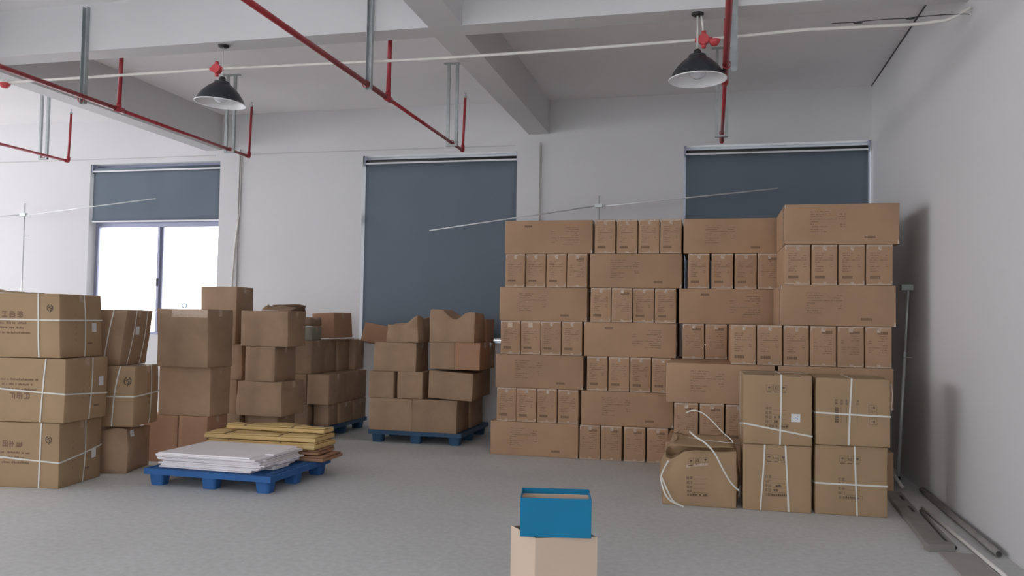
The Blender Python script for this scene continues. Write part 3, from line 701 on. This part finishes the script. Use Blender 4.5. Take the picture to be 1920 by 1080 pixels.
# ------------------------------------------------------------------ pallets
def pallet(label, x0, x1, y0, y1, rz, m_, holes=True):
    w_, d_ = x1 - x0, y1 - y0
    r = thing('plastic_pallet', label, 'pallet', ((x0 + x1) / 2, (y0 + y1) / 2, 0), math.radians(rz), 'blue plastic pallets')
    mb = MB(); W, D = w_ / 2, d_ / 2
    for a in (-1, 1):
        mb.box(-W, W, a * D - (0.03 if a > 0 else 0), a * D + (0.03 if a < 0 else 0), 0.10, 0.15)
        mb.box(a * W - (0.03 if a > 0 else 0), a * W + (0.03 if a < 0 else 0), -D + 0.03, D - 0.03, 0.10, 0.15)
    for k in range(1, 14):
        x = -W + w_ * k / 14; hw = 0.035 if k in (1, 7, 13) else 0.008; mb.box(x - hw, x + hw, -D + 0.03, D - 0.03, 0.112, 0.148)
    for k in range(1, 12):
        y = -D + d_ * k / 12; hw = 0.035 if k in (1, 6, 11) else 0.008; mb.box(-W + 0.03, W - 0.03, y - hw, y + hw, 0.110, 0.146)
    mb.build('deck', m_, r)
    for ix in (-1, 0, 1):
        for iy in (-1, 0, 1):
            lg = MB(); cx, cy = ix * (W - 0.10), iy * (D - 0.09); n = 20; pr = []
            for zz, s_ in ((0.108, 1.0), (0.02, 0.86), (0.0, 0.80)):
                ring = []
                for k in range(n):
                    a = 2 * math.pi * k / n; ca, sa = math.cos(a), math.sin(a); e = 0.45
                    ring.append((cx + math.copysign(abs(ca) ** e, ca) * 0.075 * s_, cy + math.copysign(abs(sa) ** e, sa) * 0.065 * s_, zz))
                pr.append(ring)
            base = len(lg.v)
            for ring in pr: lg.v += ring
            for q in range(2):
                for k in range(n): lg.f.append((base + q * n + k, base + (q + 1) * n + k, base + (q + 1) * n + (k + 1) % n, base + q * n + (k + 1) % n)); lg.m.append(0)
            lg.f.append(tuple(base + k for k in range(n))); lg.m.append(0); lg.f.append(tuple(base + 2 * n + n - 1 - k for k in range(n))); lg.m.append(0)
            lg.build('leg', m_, r)
    return r
pallet('bright blue plastic pallet in front carrying white boards and yellow cardboard', -4.83, -3.58, 6.42, 7.50, -1.5, PALLET)
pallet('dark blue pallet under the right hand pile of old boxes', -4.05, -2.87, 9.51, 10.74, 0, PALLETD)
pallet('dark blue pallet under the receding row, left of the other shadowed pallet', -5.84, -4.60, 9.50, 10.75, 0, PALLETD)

# white boards and flattened yellow cartons on the front pallet
rw = random.Random(9)
z = 0.151
for k in range(13):
    th = 0.0115; top = k >= 11
    w_, d_ = (1.02, 0.66) if not top else (0.99, 0.74)
    cx, cy = (-4.235 + rw.uniform(-0.035, 0.035), 6.84 + rw.uniform(-0.02, 0.02)) if not top else (-4.20 + 0.012 * (k - 11), 6.755 + 0.02 * (k - 11))
    a = math.radians(-1.5 + rw.uniform(-1.6, 1.6))
    mb = MB(); n = 8; W, D = w_ / 2, d_ / 2
    cut = rw.choice((0, 0.05, 0.09))
    def zz(x, y): return (0.010 * (abs(x) / W) ** 3 * rw_s if top else 0.0)
    rw_s = rw.uniform(-1.0, 0.2)
    base = 0
    pts = [(-W, -D), (W - cut, -D), (W - cut, -D * 0.35), (W, -D * 0.35), (W, D * 0.4), (W - cut * 0.6, D * 0.4), (W - cut * 0.6, D), (-W, D)]
    mb.v = [(x, y, 0) for x, y in pts] + [(x, y, th * 0.94) for x, y in pts]
    mb.f = [tuple(range(7, -1, -1)), tuple(range(8, 16))] + [(i, (i + 1) % 8, (i + 1) % 8 + 8, i + 8) for i in range(8)]; mb.m = [0] * 10
    lab = 'white flat board in the middle of the stack on the front pallet'
    if k == 0: lab = 'lowest white board, lying directly on the blue front pallet'
    if k == 12: lab = 'topmost white board overhanging the front of the stack on the pallet'
    o = tag(mb.build('white_board', SHEET), lab, 'board', 'white boards stacked on the front pallet')
    o.location = (cx, cy, z); o.rotation_euler = (0, 0, a); z += th
ztop_w = z
# flattened cartons: brown below, yellow above
def flat_carton(label, cx, cy, z, w_, d_, h_, rz, m_, slots=True, seed=0):
    rnd = random.Random(seed)
    r = thing('flattened_carton', label, 'flattened carton', (cx, cy, z), math.radians(rz), 'flattened cartons on the front pallet')
    c = Carton(w_, d_, h_, bulge=0.004, nz=0.008, seed=seed, nsc=3)
    link('carton_body', c.body('carton_body', m_, 8, r=0.004), r)
    fm = MB()
    for k, (a, b) in enumerate(((-w_ / 2 + 0.004, -w_ * 0.32), (-w_ * 0.295, w_ * 0.165), (w_ * 0.19, w_ / 2 - 0.004))):
        T = Matrix.Translation((0, 0, h_ + 0.001))
        flap(fm, (a, -d_ / 2 + 0.012, h_ + 0.002), (b, -d_ / 2 + 0.01, h_ + 0.004), (b, d_ * 0.02, h_ + 0.003), (a, d_ * 0.02, h_ + 0.003), 0.014, seed + k, 6, 0.010)
        flap(fm, (a, d_ * 0.05, h_ + 0.003), (b, d_ * 0.05, h_ + 0.003), (b, d_ / 2 - 0.01, h_ + 0.002), (a, d_ / 2 - 0.01, h_ + 0.002), 0.014, seed + k + 5, 6, 0.010)
    fm.build('flaps', m_, r, True)
    for x_ in (-w_ * 0.307, w_ * 0.178):
        sl = MB(); sl.box(x_ - 0.004, x_ + 0.004, -d_ / 2 + 0.02, d_ / 2 - 0.02, h_ - 0.01, h_ + 0.0145); sl.build('fold_gap', CBD, r)
    return r
flat_carton('brown flattened carton lowest on the front pallet, sticking out right', -4.10, 7.41, 0.151, 1.20, 0.40, 0.030, -2, CBR, seed=61)
flat_carton('brown flattened carton second lowest on the front pallet', -4.14, 7.41, 0.205, 1.12, 0.38, 0.028, 1, CBR, seed=62)
flat_carton('yellow flattened carton lowest of the yellow bundle', -4.17, 7.43, 0.257, 1.14, 0.44, 0.042, -1, CBY, seed=63)
flat_carton('yellow flattened carton in the middle of the yellow bundle', -4.19, 7.43, 0.323, 1.16, 0.43, 0.038, 1, CBY, seed=64)
flat_carton('yellow flattened carton on top of the yellow bundle with folded flaps', -4.14, 7.53, 0.384, 1.06, 0.22, 0.034, -1, CBY, seed=65)

# ------------------------------------------------------------------ receding row on its pallet
G6 = 'old boxes of the receding row on the shadowed pallet'
HID = 'old boxes hidden inside the receding row'
R1 = [(-4.86, 9.52, 0.44, 0.32, 'small old box at floor level left of the pallet row corner'), (-4.615, 9.58, 0.20, 0.26, 'narrow old box at the front bottom corner of the receding row'),
      (-4.60, 9.86, 0.42, 0.40, 'old box second back in the bottom layer of the receding row'), (-4.60, 10.28, 0.42, 0.42, 'old box farthest back in the bottom layer of the receding row')]
for k, (x, y, w_, d_, lab) in enumerate(R1): box_at('old_box', lab, (x, y), 0.151, w_, d_, 0.265, 0, CBO, G6, seed=70 + k, nz=0.008)
box_at('old_box', 'old box with lit front at the corner of the second layer, receding row', (-4.59, 9.53), 0.418, 0.295, 0.50, 0.372, 0, CBO, G6, seed=75, nz=0.008)
box_at('old_box', 'dark old box behind the lit one in the second layer, receding row', (-4.61, 10.06), 0.418, 0.45, 0.66, 0.372, 0, CBO, G6, seed=76, nz=0.008)
box_at('old_box', 'old box squeezed inside the receding row', (-4.90, 9.53), 0.418, 0.42, 0.50, 0.372, 0, CBO, HID, seed=77, tape=False)
for z, h in ((0.151, 0.265), (0.418, 0.372), (0.792, 0.41)):
    box_at('old_box', 'old box squeezed inside the receding row', (-5.33, 9.53), z, 0.45, 0.50, h, 0, CBO, HID, seed=78, tape=False)
R3 = [(-4.83, 9.52, 0.36, 'first box in the third layer of the receding row, front face visible'), (-4.86, 9.90, 0.37, 'second box in the third layer of the receding row'),
      (-4.83, 10.29, 0.33, 'third box in the third layer of the receding row'), (-4.75, 10.635, 0.28, 'farthest box in the third layer of the receding row')]
for k, (x, y, d_, lab) in enumerate(R3):
    o, c = box_at('old_box', lab, (x, y), 0.792, 0.44, d_, 0.412, 0, CBO, G6, seed=80 + k, nz=0.010)
    if k in (1, 2):
        fm = MB(); flap(fm, (0.22, -d_ / 2, 0.413), (0.22, d_ / 2, 0.413), (0.30, d_ / 2 - 0.02, 0.432), (0.31, -d_ / 2 + 0.02, 0.425), 0.006, k, 6, 0.004); fm.build('open_flap', CBI, o, True)
box_at('old_box', 'single tilted box on top of the receding row', (-4.83, 10.15), 1.226, 0.364, 0.42, 0.33, -10, CBR, G6, seed=85, nz=0.006, tilt=(0, -3), taper=-0.04)
# open box, crumpled packet and grey-green box further left
o, c = box_at('open_box', 'open box with raised crumpled flaps peeking over the fourth pile', (-5.18, 9.60), 1.204, 0.40, 0.42, 0.37, 0, CBO, None, seed=86, nz=0.012, cat='box', tape=False)
fm = MB(); flap(fm, (-0.20, -0.21, 0.37), (0.20, -0.21, 0.37), (0.19, -0.02, 0.40), (-0.17, -0.10, 0.46), 0.04, 2, 8); fm.build('open_flap', CBO, o, True)
fm = MB(); flap(fm, (-0.20, 0.21, 0.37), (0.20, 0.21, 0.37), (0.22, 0.10, 0.42), (-0.19, 0.02, 0.47), 0.04, 5, 8); fm.build('open_flap', CBD, o, True)
box_at('old_box', 'grey-green box between the fourth pile and the tilted box', (-4.885, 9.62), 1.205, 0.25, 0.26, 0.175, 0, CBG, None, seed=87, nz=0.006)
mb = MB(); cc = Carton(0.26, 0.26, 0.10, 0.02, 0.03, 5, nsc=6)
o = link('crumpled_packet', cc.body('crumpled_packet', CBD, 10, r=0.02)); o.location = (-5.01, 9.76, 1.388)
tag(o, 'crumpled dark packet lying on the grey-green box', 'packet')

# ------------------------------------------------------------------ pile of old boxes on the right pallet
G7 = 'old boxes on the right shadowed pallet'
def kb(lab, corner, z0, w_, d_, h_, th=0, m_=CBO, seed=0, name='old_box', **kw):
    kw.setdefault('nz', 0.010)
    return box_at(name, lab, corner, z0, w_, d_, h_, th, m_, G7, seed=seed, **kw)
kb('bottom left box of the pile on the right pallet', (-3.49, 9.50), 0.151, 0.548, 0.50, 0.385, seed=90)
kb('bottom right box of the pile on the right pallet', (-2.925, 9.49), 0.151, 0.558, 0.50, 0.388, seed=91)
kb('dark bottom box at the rear right of the right pallet', (-2.91, 10.03), 0.151, 0.55, 0.55, 0.385, seed=92)
kb('small square box left in the second layer, right pallet pile', (-3.73, 9.50), 0.538, 0.322, 0.48, 0.320, seed=93)
kb('small square box beside the tilted one, second layer, right pallet pile', (-3.365, 9.50), 0.540, 0.318, 0.46, 0.322, seed=94)
kb('tilted box at the right of the second layer, right pallet pile', (-2.74, 9.46), 0.553, 0.54, 0.50, 0.325, 0, seed=95, tilt=(0, 3.0), bulge=0.006)
kb('dark box behind the tilted one, second layer, right pallet pile', (-2.80, 10.02), 0.538, 0.52, 0.50, 0.345, seed=96)
kb('dented wide box left in the third layer with shiny tape spot', (-3.455, 9.50), 0.862, 0.54, 0.46, 0.348, seed=97, nz=0.014)
kb('brown box in the centre of the third layer, right pallet pile', (-2.965, 9.50), 0.905, 0.305, 0.46, 0.322, 1, seed=98, bulge=0.004)
kb('brown box at the right end of the third layer, projecting right', (-2.652, 9.48), 0.905, 0.302, 0.43, 0.322, 0, m_=CBR, seed=99, bulge=0.004)
kb('dark box at the rear of the third layer, right pallet pile', (-2.74, 10.02), 0.885, 0.55, 0.50, 0.330, seed=100)
def t1(u, v): return 0.05 * u - 0.045 * (1 - abs(u)) * (0.5 - v * 0.5) - 0.015
kb('crumpled box with torn sloping top on the dented wide box', (-3.43, 9.50), 1.212, 0.42, 0.40, 0.28, -4, seed=101, nseg=14, nz=0.035, nsc=5.5, top=t1, tape=False, taper=-0.07, bulge=0.015, name='crumpled_box')
def t2(u, v): return -0.075 * math.exp(-((u - 0.1) / 0.35) ** 2) + 0.02 * (u < -0.3) 
o, c = kb('largest crumpled box with wavy sagging top edge, on the top layer', (-2.72, 9.49), 1.228, 0.565, 0.42, 0.365, 0, seed=102, nseg=14, nz=0.028, nsc=4.5, top=t2, tape=False, bulge=0.02, taper=-0.02, name='crumpled_box')
kb('small dark box behind the largest crumpled box', (-2.735, 10.06), 1.217, 0.30, 0.38, 0.298, 0, m_=CBR, seed=103)
# thin leaning carton between the piles
o, c = box_at('thin_carton', 'thin reddish carton lying aslant between the two pallet piles', (-4.12, 10.75), 1.15, 0.61, 0.07, 0.27, 0, CBR, None, seed=104, nz=0.004, tape=False, tilt=(-14, 9))
o.location.z = 1.13
# torn paper scrap at the rear of the pile

# ------------------------------------------------------------------ red sprinkler pipes with hangers
PZ = 3.55
def pipe_line(label, X, yend, yriser):
    r = thing('sprinkler_pipe', label, 'pipe', (X, yend, PZ), 0, 'red sprinkler pipes under the ceiling')
    y0 = 3.2 - yend
    mb = MB(); yr = (yriser - yend) if yriser else -2.2
    mb.tube([(0, y0, 0), (0, yr, 0)], 0.0235, 12); mb.tube([(0, yr, 0), (0, 0, 0)], 0.0175, 12); mb.build('main_pipe', RED, r, True)
    e = MB(); e.tube([(0, -0.05, 0), (0, 0, 0), (0.0, 0.004, 0.02), (0, 0.004, 0.06)], 0.024, 12); e.build('elbow', RED, r, True)
    rs = MB(); rs.tube([(0, 0.004, 0.05), (0.02, 0.004, 0.64)], 0.016, 10); rso = rs.build('riser', RED, r, True)
    sp = MB(); sp.tube([(0.02, 0.004, 0.64), (0.02, 0.004, 0.665)], 0.019, 10); sp.tube([(0.02, 0.004, 0.665), (0.02, 0.004, 0.70)], 0.006, 8); sp.tube([(0.02, 0.004, 0.70), (0.02, 0.004, 0.703)], 0.016, 12); sp.build('sprinkler_head', GALV, rso)
    if yriser:
        t = MB(); t.tube([(0, yr - 0.06, 0), (0, yr + 0.06, 0)], 0.029, 12); t.tube([(0, yr, 0), (0, yr, 0.06)], 0.025, 12); t.build('tee_fitting', RED, r, True)
        t = MB(); t.tube([(0, yr, 0.05), (0.015, yr, ZC - PZ - 0.05)], 0.021, 12); t.build('riser', RED, r, True)
def hanger_pair(label, X, Y):
    r = thing('pipe_hanger', label, 'hanger', (X, Y, ZC), 0, 'steel pipe hangers')
    p = MB(); p.box(-0.11, 0.11, -0.025, 0.025, -0.012, 0); p.build('top_plate', GALV, r)
    for sx in (-1, 1):
        c_ = MB(); x = sx * 0.052; zb = PZ - ZC - 0.045
        c_.box(x - 0.016, x + 0.016, -0.020, -0.017, zb, -0.012); c_.box(x - 0.016, x - 0.013, -0.017, 0.012, zb, -0.012); c_.box(x + 0.013, x + 0.016, -0.017, 0.012, zb, -0.012)
        c_.build('channel', GALV, r)
    b = MB(); zb = PZ - ZC - 0.045; b.box(-0.068, 0.068, -0.022, 0.014, zb, zb + 0.018); b.build('cross_bar', GALV, r)
    cl = MB(); cl.tube([(0.0225 * math.cos(a), 0.0, PZ - ZC + 0.0 + 0.0225 * math.sin(a)) for a in [k * math.pi / 8 for k in range(17)]], 0.005, 6); cl.build('pipe_clamp', RED, r)
def hanger_single(label, X, side=0.035):
    r = thing('pipe_hanger', label, 'hanger', (X + side, 6.75, 4.44), 0, 'steel pipe hangers')
    zb = PZ - 4.44 - 0.05
    c_ = MB(); c_.box(-0.026, 0.026, -0.004, 0.0, zb, 0.0); c_.box(-0.026, -0.022, -0.042, -0.004, zb, 0.0); c_.box(0.022, 0.026, -0.042, -0.004, zb, 0.0)
    c_.build('channel', GALV, r)
    for z_ in (-0.06, -0.30):
        b = MB(); b.tube([(0, -0.012, z_), (0, 0.0, z_)], 0.009, 8); b.build('bolt', GALV, r)
    cl = MB(); cl.tube([(-side + 0.03 * math.cos(a), -0.02, PZ - 4.44 + 0.03 * math.sin(a)) for a in [k * math.pi / 8 for k in range(17)]], 0.005, 6); cl.build('pipe_clamp', RED, r)
LINES = [(-8.48, 9.49, None, 'far left'), (-5.81, 9.57, 7.15, 'left'), (-2.955, 9.62, 7.22, 'middle'), (0.091, 9.60, 7.22, 'right')]
pipe_line('red sprinkler pipe at the far left, ending over the left window', *LINES[0][:3])
pipe_line('red sprinkler pipe passing beneath the left pendant lamp', *LINES[1][:3])
pipe_line('red sprinkler pipe ending above the middle window', *LINES[2][:3])
pipe_line('red sprinkler pipe beside the right pendant lamp', *LINES[3][:3])
hanger_pair('paired steel hanger of the far left sprinkler pipe', -8.55, 9.14)
hanger_pair('paired steel hanger behind the left pendant lamp', -5.80, 9.12)
hanger_pair('paired steel hanger near the middle pipe end', -2.945, 9.16)
hanger_pair('paired steel hanger near the right pipe end', 0.085, 9.16)
hanger_single('single steel channel hanger on the beam, left sprinkler pipe', -5.90, 0.03)
hanger_single('single steel channel hanger on the beam, middle sprinkler pipe', -2.965, 0.03)
hanger_single('single steel channel hanger on the beam, right sprinkler pipe', 0.098, 0.055)

# ------------------------------------------------------------------ ceiling conduit, junction boxes, pendant lamps
m = MB(); m.tube([(XL + 0.05, 6.89, 3.80), (-9, 6.89, 3.80), (-4.5, 6.89, 3.815), (-2.4, 6.89, 3.79), (-1, 6.89, 3.80), (-0.08, 6.89, 3.815), (0.7, 6.89, 3.845), (1.5, 6.89, 3.835), (1.72, 6.89, 3.85), (1.80, 6.88, 3.88), (XR - 0.012, 6.86, 3.93)], 0.0135, 10)
tag(m.build('electrical_conduit', PVC, None, True), 'white conduit running across the room below the main beam', 'conduit')
m = MB()
pts = []
for k in range(60):
    t = k / 59; x = 0.9 + 0.9 * t; pts.append((x + 0.11 * math.sin(t * 15), 6.862 + 0.01 * math.cos(t * 15), 3.866 + 0.010 * math.cos(t * 15) + 0.015 * t))
m.tube(pts, 0.0035, 6)
tag(m.build('loose_cable', DARKT, None, True), 'dark loose cable coiled on the conduit near the right wall', 'cable')
def junction(label, x, dome=None, tail=True):
    r = thing('junction_box', label, 'junction box', (x, 6.89, 3.815), 0, 'red junction boxes on the conduit')
    b = MB(); b.tube([(0, -0.028, 0), (0, 0.028, 0)], 0.043, 20); b.build('box_body', REDB, r, False)
    for k, (dx, dz) in enumerate(((1, 0), (-1, 0), (0, 1), (0, -1))):
        c_ = MB(); c_.tube([(dx * 0.035, 0, dz * 0.035), (dx * 0.07, 0, dz * 0.07)], 0.018, 12); c_.build('socket', REDB, r, True)
    if dome:
        d_ = MB(); d_.lathe([(0.0, -0.05), (0.025, -0.045), (0.043, -0.02), (0.05, 0.0), (0.0, 0.0)], 0.085, -0.01, 20, z=-0.012); d_.build('hanging_cap', REDB, r, True)
junction('red junction box beside the left pendant lamp cord', -4.545)
junction('red junction box with half-round cap beside the right pendant lamp', -0.083, True)
d_ = MB(); d_.lathe([(0.0, -0.05), (0.03, -0.045), (0.05, -0.02), (0.056, 0.0), (0.0, 0.0)], 0, 0, 20)
o = tag(d_.build('conduit_cap', REDB, None, True), 'half-round red cap under the conduit at the far left', 'cap'); o.location = (-6.945, 6.89, 3.80)
def lamp(label, x, y, tilt, cord2):
    r = thing('pendant_lamp', label, 'lamp', (x, y, 4.02), 0, 'black pendant lamps')
    c_ = MB(); c_.lathe([(0, 0), (0.05, 0), (0.05, -0.012), (0.035, -0.022), (0, -0.022)], 0, 0, 24); c_.build('canopy', BLKP, r, True)
    T = Matrix.Translation((0, 0, 0)) @ Matrix.Rotation(math.radians(tilt), 4, 'Y') 
    hz = -0.30
    dx = math.tan(math.radians(-tilt)) * 0.0
    s_ = MB(); s_.tube([(0, 0, -0.02), (0, 0, hz)], 0.008 if cord2 else 0.0035, 10); s_.build('stem', PVC, r, True)
    s_ = MB(); s_.tube([(0.028 if cord2 else -0.055, 0, -0.01), (0.045 if cord2 else -0.065, 0, -0.145)], 0.008 if cord2 else 0.0025, 10); s_.build('side_tube', PVC, r, True)
    def part(name, prof, m_, seg=40, smooth=True):
        b = MB(); b.lathe(prof, 0, 0, seg); o = b.build(name, m_, r, smooth); o.location = (0, 0, hz); o.rotation_euler = (0, math.radians(tilt), 0); return o
    part('socket_cap', [(0, 0.005), (0.022, 0.003), (0.03, -0.012), (0.03, -0.05), (0.0, -0.05)], BLKP)
    part('shade', [(0.025, -0.04), (0.066, -0.042), (0.072, -0.052), (0.066, -0.056), (0.075, -0.063), (0.12, -0.095), (0.165, -0.14), (0.20, -0.19), (0.222, -0.235), (0.230, -0.242)], BLK)
    part('shade_lining', [(0.230, -0.2425), (0.2275, -0.2445), (0.219, -0.236), (0.197, -0.193), (0.162, -0.144), (0.117, -0.10), (0.07, -0.066), (0.02, -0.058), (0, -0.058)], ENAM)
    part('rim', [(0.2265, -0.238), (0.234, -0.242), (0.233, -0.249), (0.2255, -0.248), (0.2265, -0.238)], ENAM)
    part('bulb', [(0.0, -0.058), (0.03, -0.062), (0.035, -0.10), (0.06, -0.14), (0.07, -0.175), (0.062, -0.21), (0.04, -0.23), (0.0, -0.238)], BULB)
lamp('black pendant lamp with white rim, left one', -4.455, 6.85, 4.0, False)
lamp('black pendant lamp on white tube, right one', -0.132, 6.85, -1.0, True)

# ------------------------------------------------------------------ crossbar stands behind the piles
def stand(label, x, y, z_top, a, b, zc):
    r = thing('crossbar_stand', label, 'stand', (x, y, 0), 0, 'steel crossbar stands')
    s_ = MB(); s_.tube([(0, 0, 0.55), (0, 0, z_top)], 0.011, 10); s_.build('upper_pole', STEEL, r, True)
    s_ = MB(); s_.tube([(0, 0, 0.03), (0, 0, 0.60)], 0.017, 10); s_.build('lower_pole', STEEL, r, True)
    for k in range(3):
        an = 2 * math.pi * k / 3 + 0.5; l_ = MB(); ex, ey = 0.26 * math.cos(an), 0.26 * math.sin(an); l_.tube([(0, 0, 0.30), (ex, ey, 0.012)], 0.010, 8); l_.build('leg', STEEL, r, True)
    c_ = MB(); c_.tube([(a[0], -0.03, a[1]), (0.0, -0.03, zc)], 0.0075, 8); c_.build('crossbar', STEEL, r, True)
    c_ = MB(); c_.tube([(0.02, -0.03, zc - 0.012), (b[0], -0.03, b[1])], 0.0085, 8); c_.build('crossbar', STEEL, r, True)
    k_ = MB(); k_.box(-0.05, 0.05, -0.045, 0.012, zc - 0.022, zc + 0.022); k_.tube([(0.05, -0.02, zc), (0.085, -0.02, zc)], 0.008, 8); k_.build('clamp', GALV, r)
    k_ = MB(); k_.tube([(-0.02, 0, z_top - 0.5), (0.10, 0, z_top - 0.5)], 0.005, 8); k_.build('pin', GALV, r)
stand('steel pole with long crossbar rising above the tall carton stack', -1.42, 10.6, 3.115, (-2.27, 2.685), (2.19, 3.16), 2.985)
stand('steel pole with crossbar at the left end, before the half drawn blind', -10.22, 10.6, 3.16, (-1.2, 2.93), (2.31, 3.19), 2.985)

# leaning telescopic pole by the right wall
r = thing('telescopic_pole', 'tall grey telescopic pole leaning on the right wall beside the cartons', 'pole', (1.79, 8.93, 0))
p0, p1 = Vector((0, 0, 0.02)), Vector((0.075, -0.10, 1.86))
s_ = MB(); s_.tube([p0, p0.lerp(p1, 0.66)], 0.0155, 12); s_.build('outer_tube', STEEL, r, True)
s_ = MB(); s_.tube([p0.lerp(p1, 0.62), p1], 0.0115, 12); s_.build('inner_tube', STEEL, r, True)
s_ = MB(); s_.tube([p0.lerp(p1, 0.645), p0.lerp(p1, 0.675)], 0.020, 12); s_.build('collar', GALV, r)
q = p0.lerp(p1, 0.645); s_ = MB(); s_.tube([q, q + Vector((0.07, -0.03, 0.0))], 0.006, 8); s_.build('locking_pin', STEEL, r)
s_ = MB(); s_.box(p1.x - 0.07, p1.x + 0.035, p1.y - 0.045, p1.y + 0.045, p1.z, p1.z + 0.055); s_.build('head_plate', GREEN, r)
s_ = MB(); s_.tube([(0, 0, 0), (0, 0, 0.035)], 0.022, 12); s_.build('foot', BLKP, r)

# things lying along the right wall
def rod(name, label, cat, pts, r_, m_, endcap=None, group=None):
    mb = MB(); mb.tube(pts, r_, 12); o = mb.build(name, m_, None, True); tag(o, label, cat, group)
    if endcap:
        e = MB(); p, q = Vector(pts[-1]), Vector(pts[-2]); d = (p - q).normalized(); e.tube([p, p + d * 0.003], r_ * 0.75, 12); e.build('open_end', DARKT, o)
    return o
rod('grey_pipe', 'dark grey pipe lying closest to the right wall', 'pipe', [(1.868, 8.32, 0.026), (1.853, 7.2, 0.026), (1.84, 6.13, 0.026)], 0.024, TRAY, True)
rod('white_pipe', 'long white pipe lying on the floor along the right wall', 'pipe', [(1.70, 7.55, 0.014), (1.715, 6.6, 0.014), (1.735, 5.1, 0.014)], 0.013, PVC)
rod('white_pipe', 'short white pipe propped up near the foot of the leaning pole', 'pipe', [(1.735, 9.0, 0.085), (1.72, 8.75, 0.075), (1.69, 8.26, 0.052)], 0.015, PVC)
rod('thin_pipe', 'thin dark pipe whose end sticks out beside the grey channel', 'pipe', [(1.655, 7.4, 0.018), (1.63, 6.9, 0.018), (1.61, 6.25, 0.018)], 0.015, TRAY, True)
r = thing('metal_channel', 'dusty grey metal channel lying on the floor along the right wall', 'channel', (1.575, 7.4, 0), math.radians(-2.6))
c_ = MB(); c_.box(-0.095, 0.035, -1.15, 0.68, 0.036, 0.040); c_.box(-0.095, -0.091, -1.15, 0.68, 0.0, 0.036); c_.box(0.031, 0.035, -1.15, 0.68, 0.0, 0.036); c_.build('tray', TRAY, r)
c_ = MB(); c_.box(-0.085, 0.085, -0.04, 0.04, 0.0, 0.052, T=Matrix.Translation((-0.02, -1.20, 0)) @ Matrix.Rotation(0.25, 4, 'Z')); c_.build('end_bracket', TRAY, r)
c_ = MB()
for k in range(2): c_.box(-0.01, 0.012, -0.15 + 0.45 * k, 0.05 + 0.45 * k, 0.0401, 0.0412)
c_.build('slots', DARKT, r)
m = MB(); m.box(1.475, 1.69, 4.9, 6.14, 0.0, 0.012); tag(m.build('flat_board', BOARD), 'flat greyish board on the floor at the lower right corner', 'board')

# ------------------------------------------------------------------ two boxes in the foreground
t = math.radians(22.8); u = Vector((math.cos(t), math.sin(t), 0)); v = Vector((-math.sin(t), math.cos(t), 0))
Wb, Db, Hb = 0.325, 0.285, 0.40
SK = -0.28
cnr = Vector((-0.862, 4.188, 0)); ctr = cnr + u * (Wb / 2 + SK * Db / 2) + v * Db / 2 * 0.96
r = thing('open_carton', 'pale pinkish open carton in the foreground under the blue box', 'carton', ctr, t)
def open_shell(parent, w_, d_, h_, th, m_out, m_in, name_out='outer_walls', name_in='inner_walls', lip=0.0):
    mb = MB(); W, D = w_ / 2, d_ / 2
    for a in ((-W, W, -D, -D + th), (-W, W, D - th, D), (-W, -W + th, -D + th, D - th), (W - th, W, -D + th, D - th)): mb.box(a[0], a[1], a[2], a[3], 0, h_)
    mb.box(-W + th, W - th, -D + th, D - th, 0, th); ob = mb.build(name_out, m_out, parent)
    bv = ob.modifiers.new('edge', 'BEVEL'); bv.width = 0.0015; bv.segments = 2
    if m_in:
        mi = MB(); W -= th; D -= th; t2 = 0.002
        for a in ((-W, W, -D, -D + t2), (-W, W, D - t2, D), (-W, -W + t2, -D + t2, D - t2), (W - t2, W, -D + t2, D - t2)): mi.box(a[0], a[1], a[2], a[3], th, h_ - lip)
        mi.box(-W + t2, W - t2, -D + t2, D - t2, th, th + 0.002); mi.build(name_in, m_in, parent)
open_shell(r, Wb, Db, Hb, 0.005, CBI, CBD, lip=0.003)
for ch in r.children:
    for v_ in ch.data.vertices: v_.co.x += SK * v_.co.y; v_.co.y *= 0.96
t2_ = math.radians(11); u = Vector((math.cos(t2_), math.sin(t2_), 0)); v = Vector((-math.sin(t2_), math.cos(t2_), 0))
Wc, Dc, Hc = 0.362, 0.255, 0.197
cR = Vector((-0.588, 4.262, 0)); ctr = cR - u * Wc / 2 + v * Dc / 2
r = thing('blue_box', 'open bright blue box with beige inside standing on the pale carton', 'box', (ctr.x, ctr.y, 0.4005), t2_)
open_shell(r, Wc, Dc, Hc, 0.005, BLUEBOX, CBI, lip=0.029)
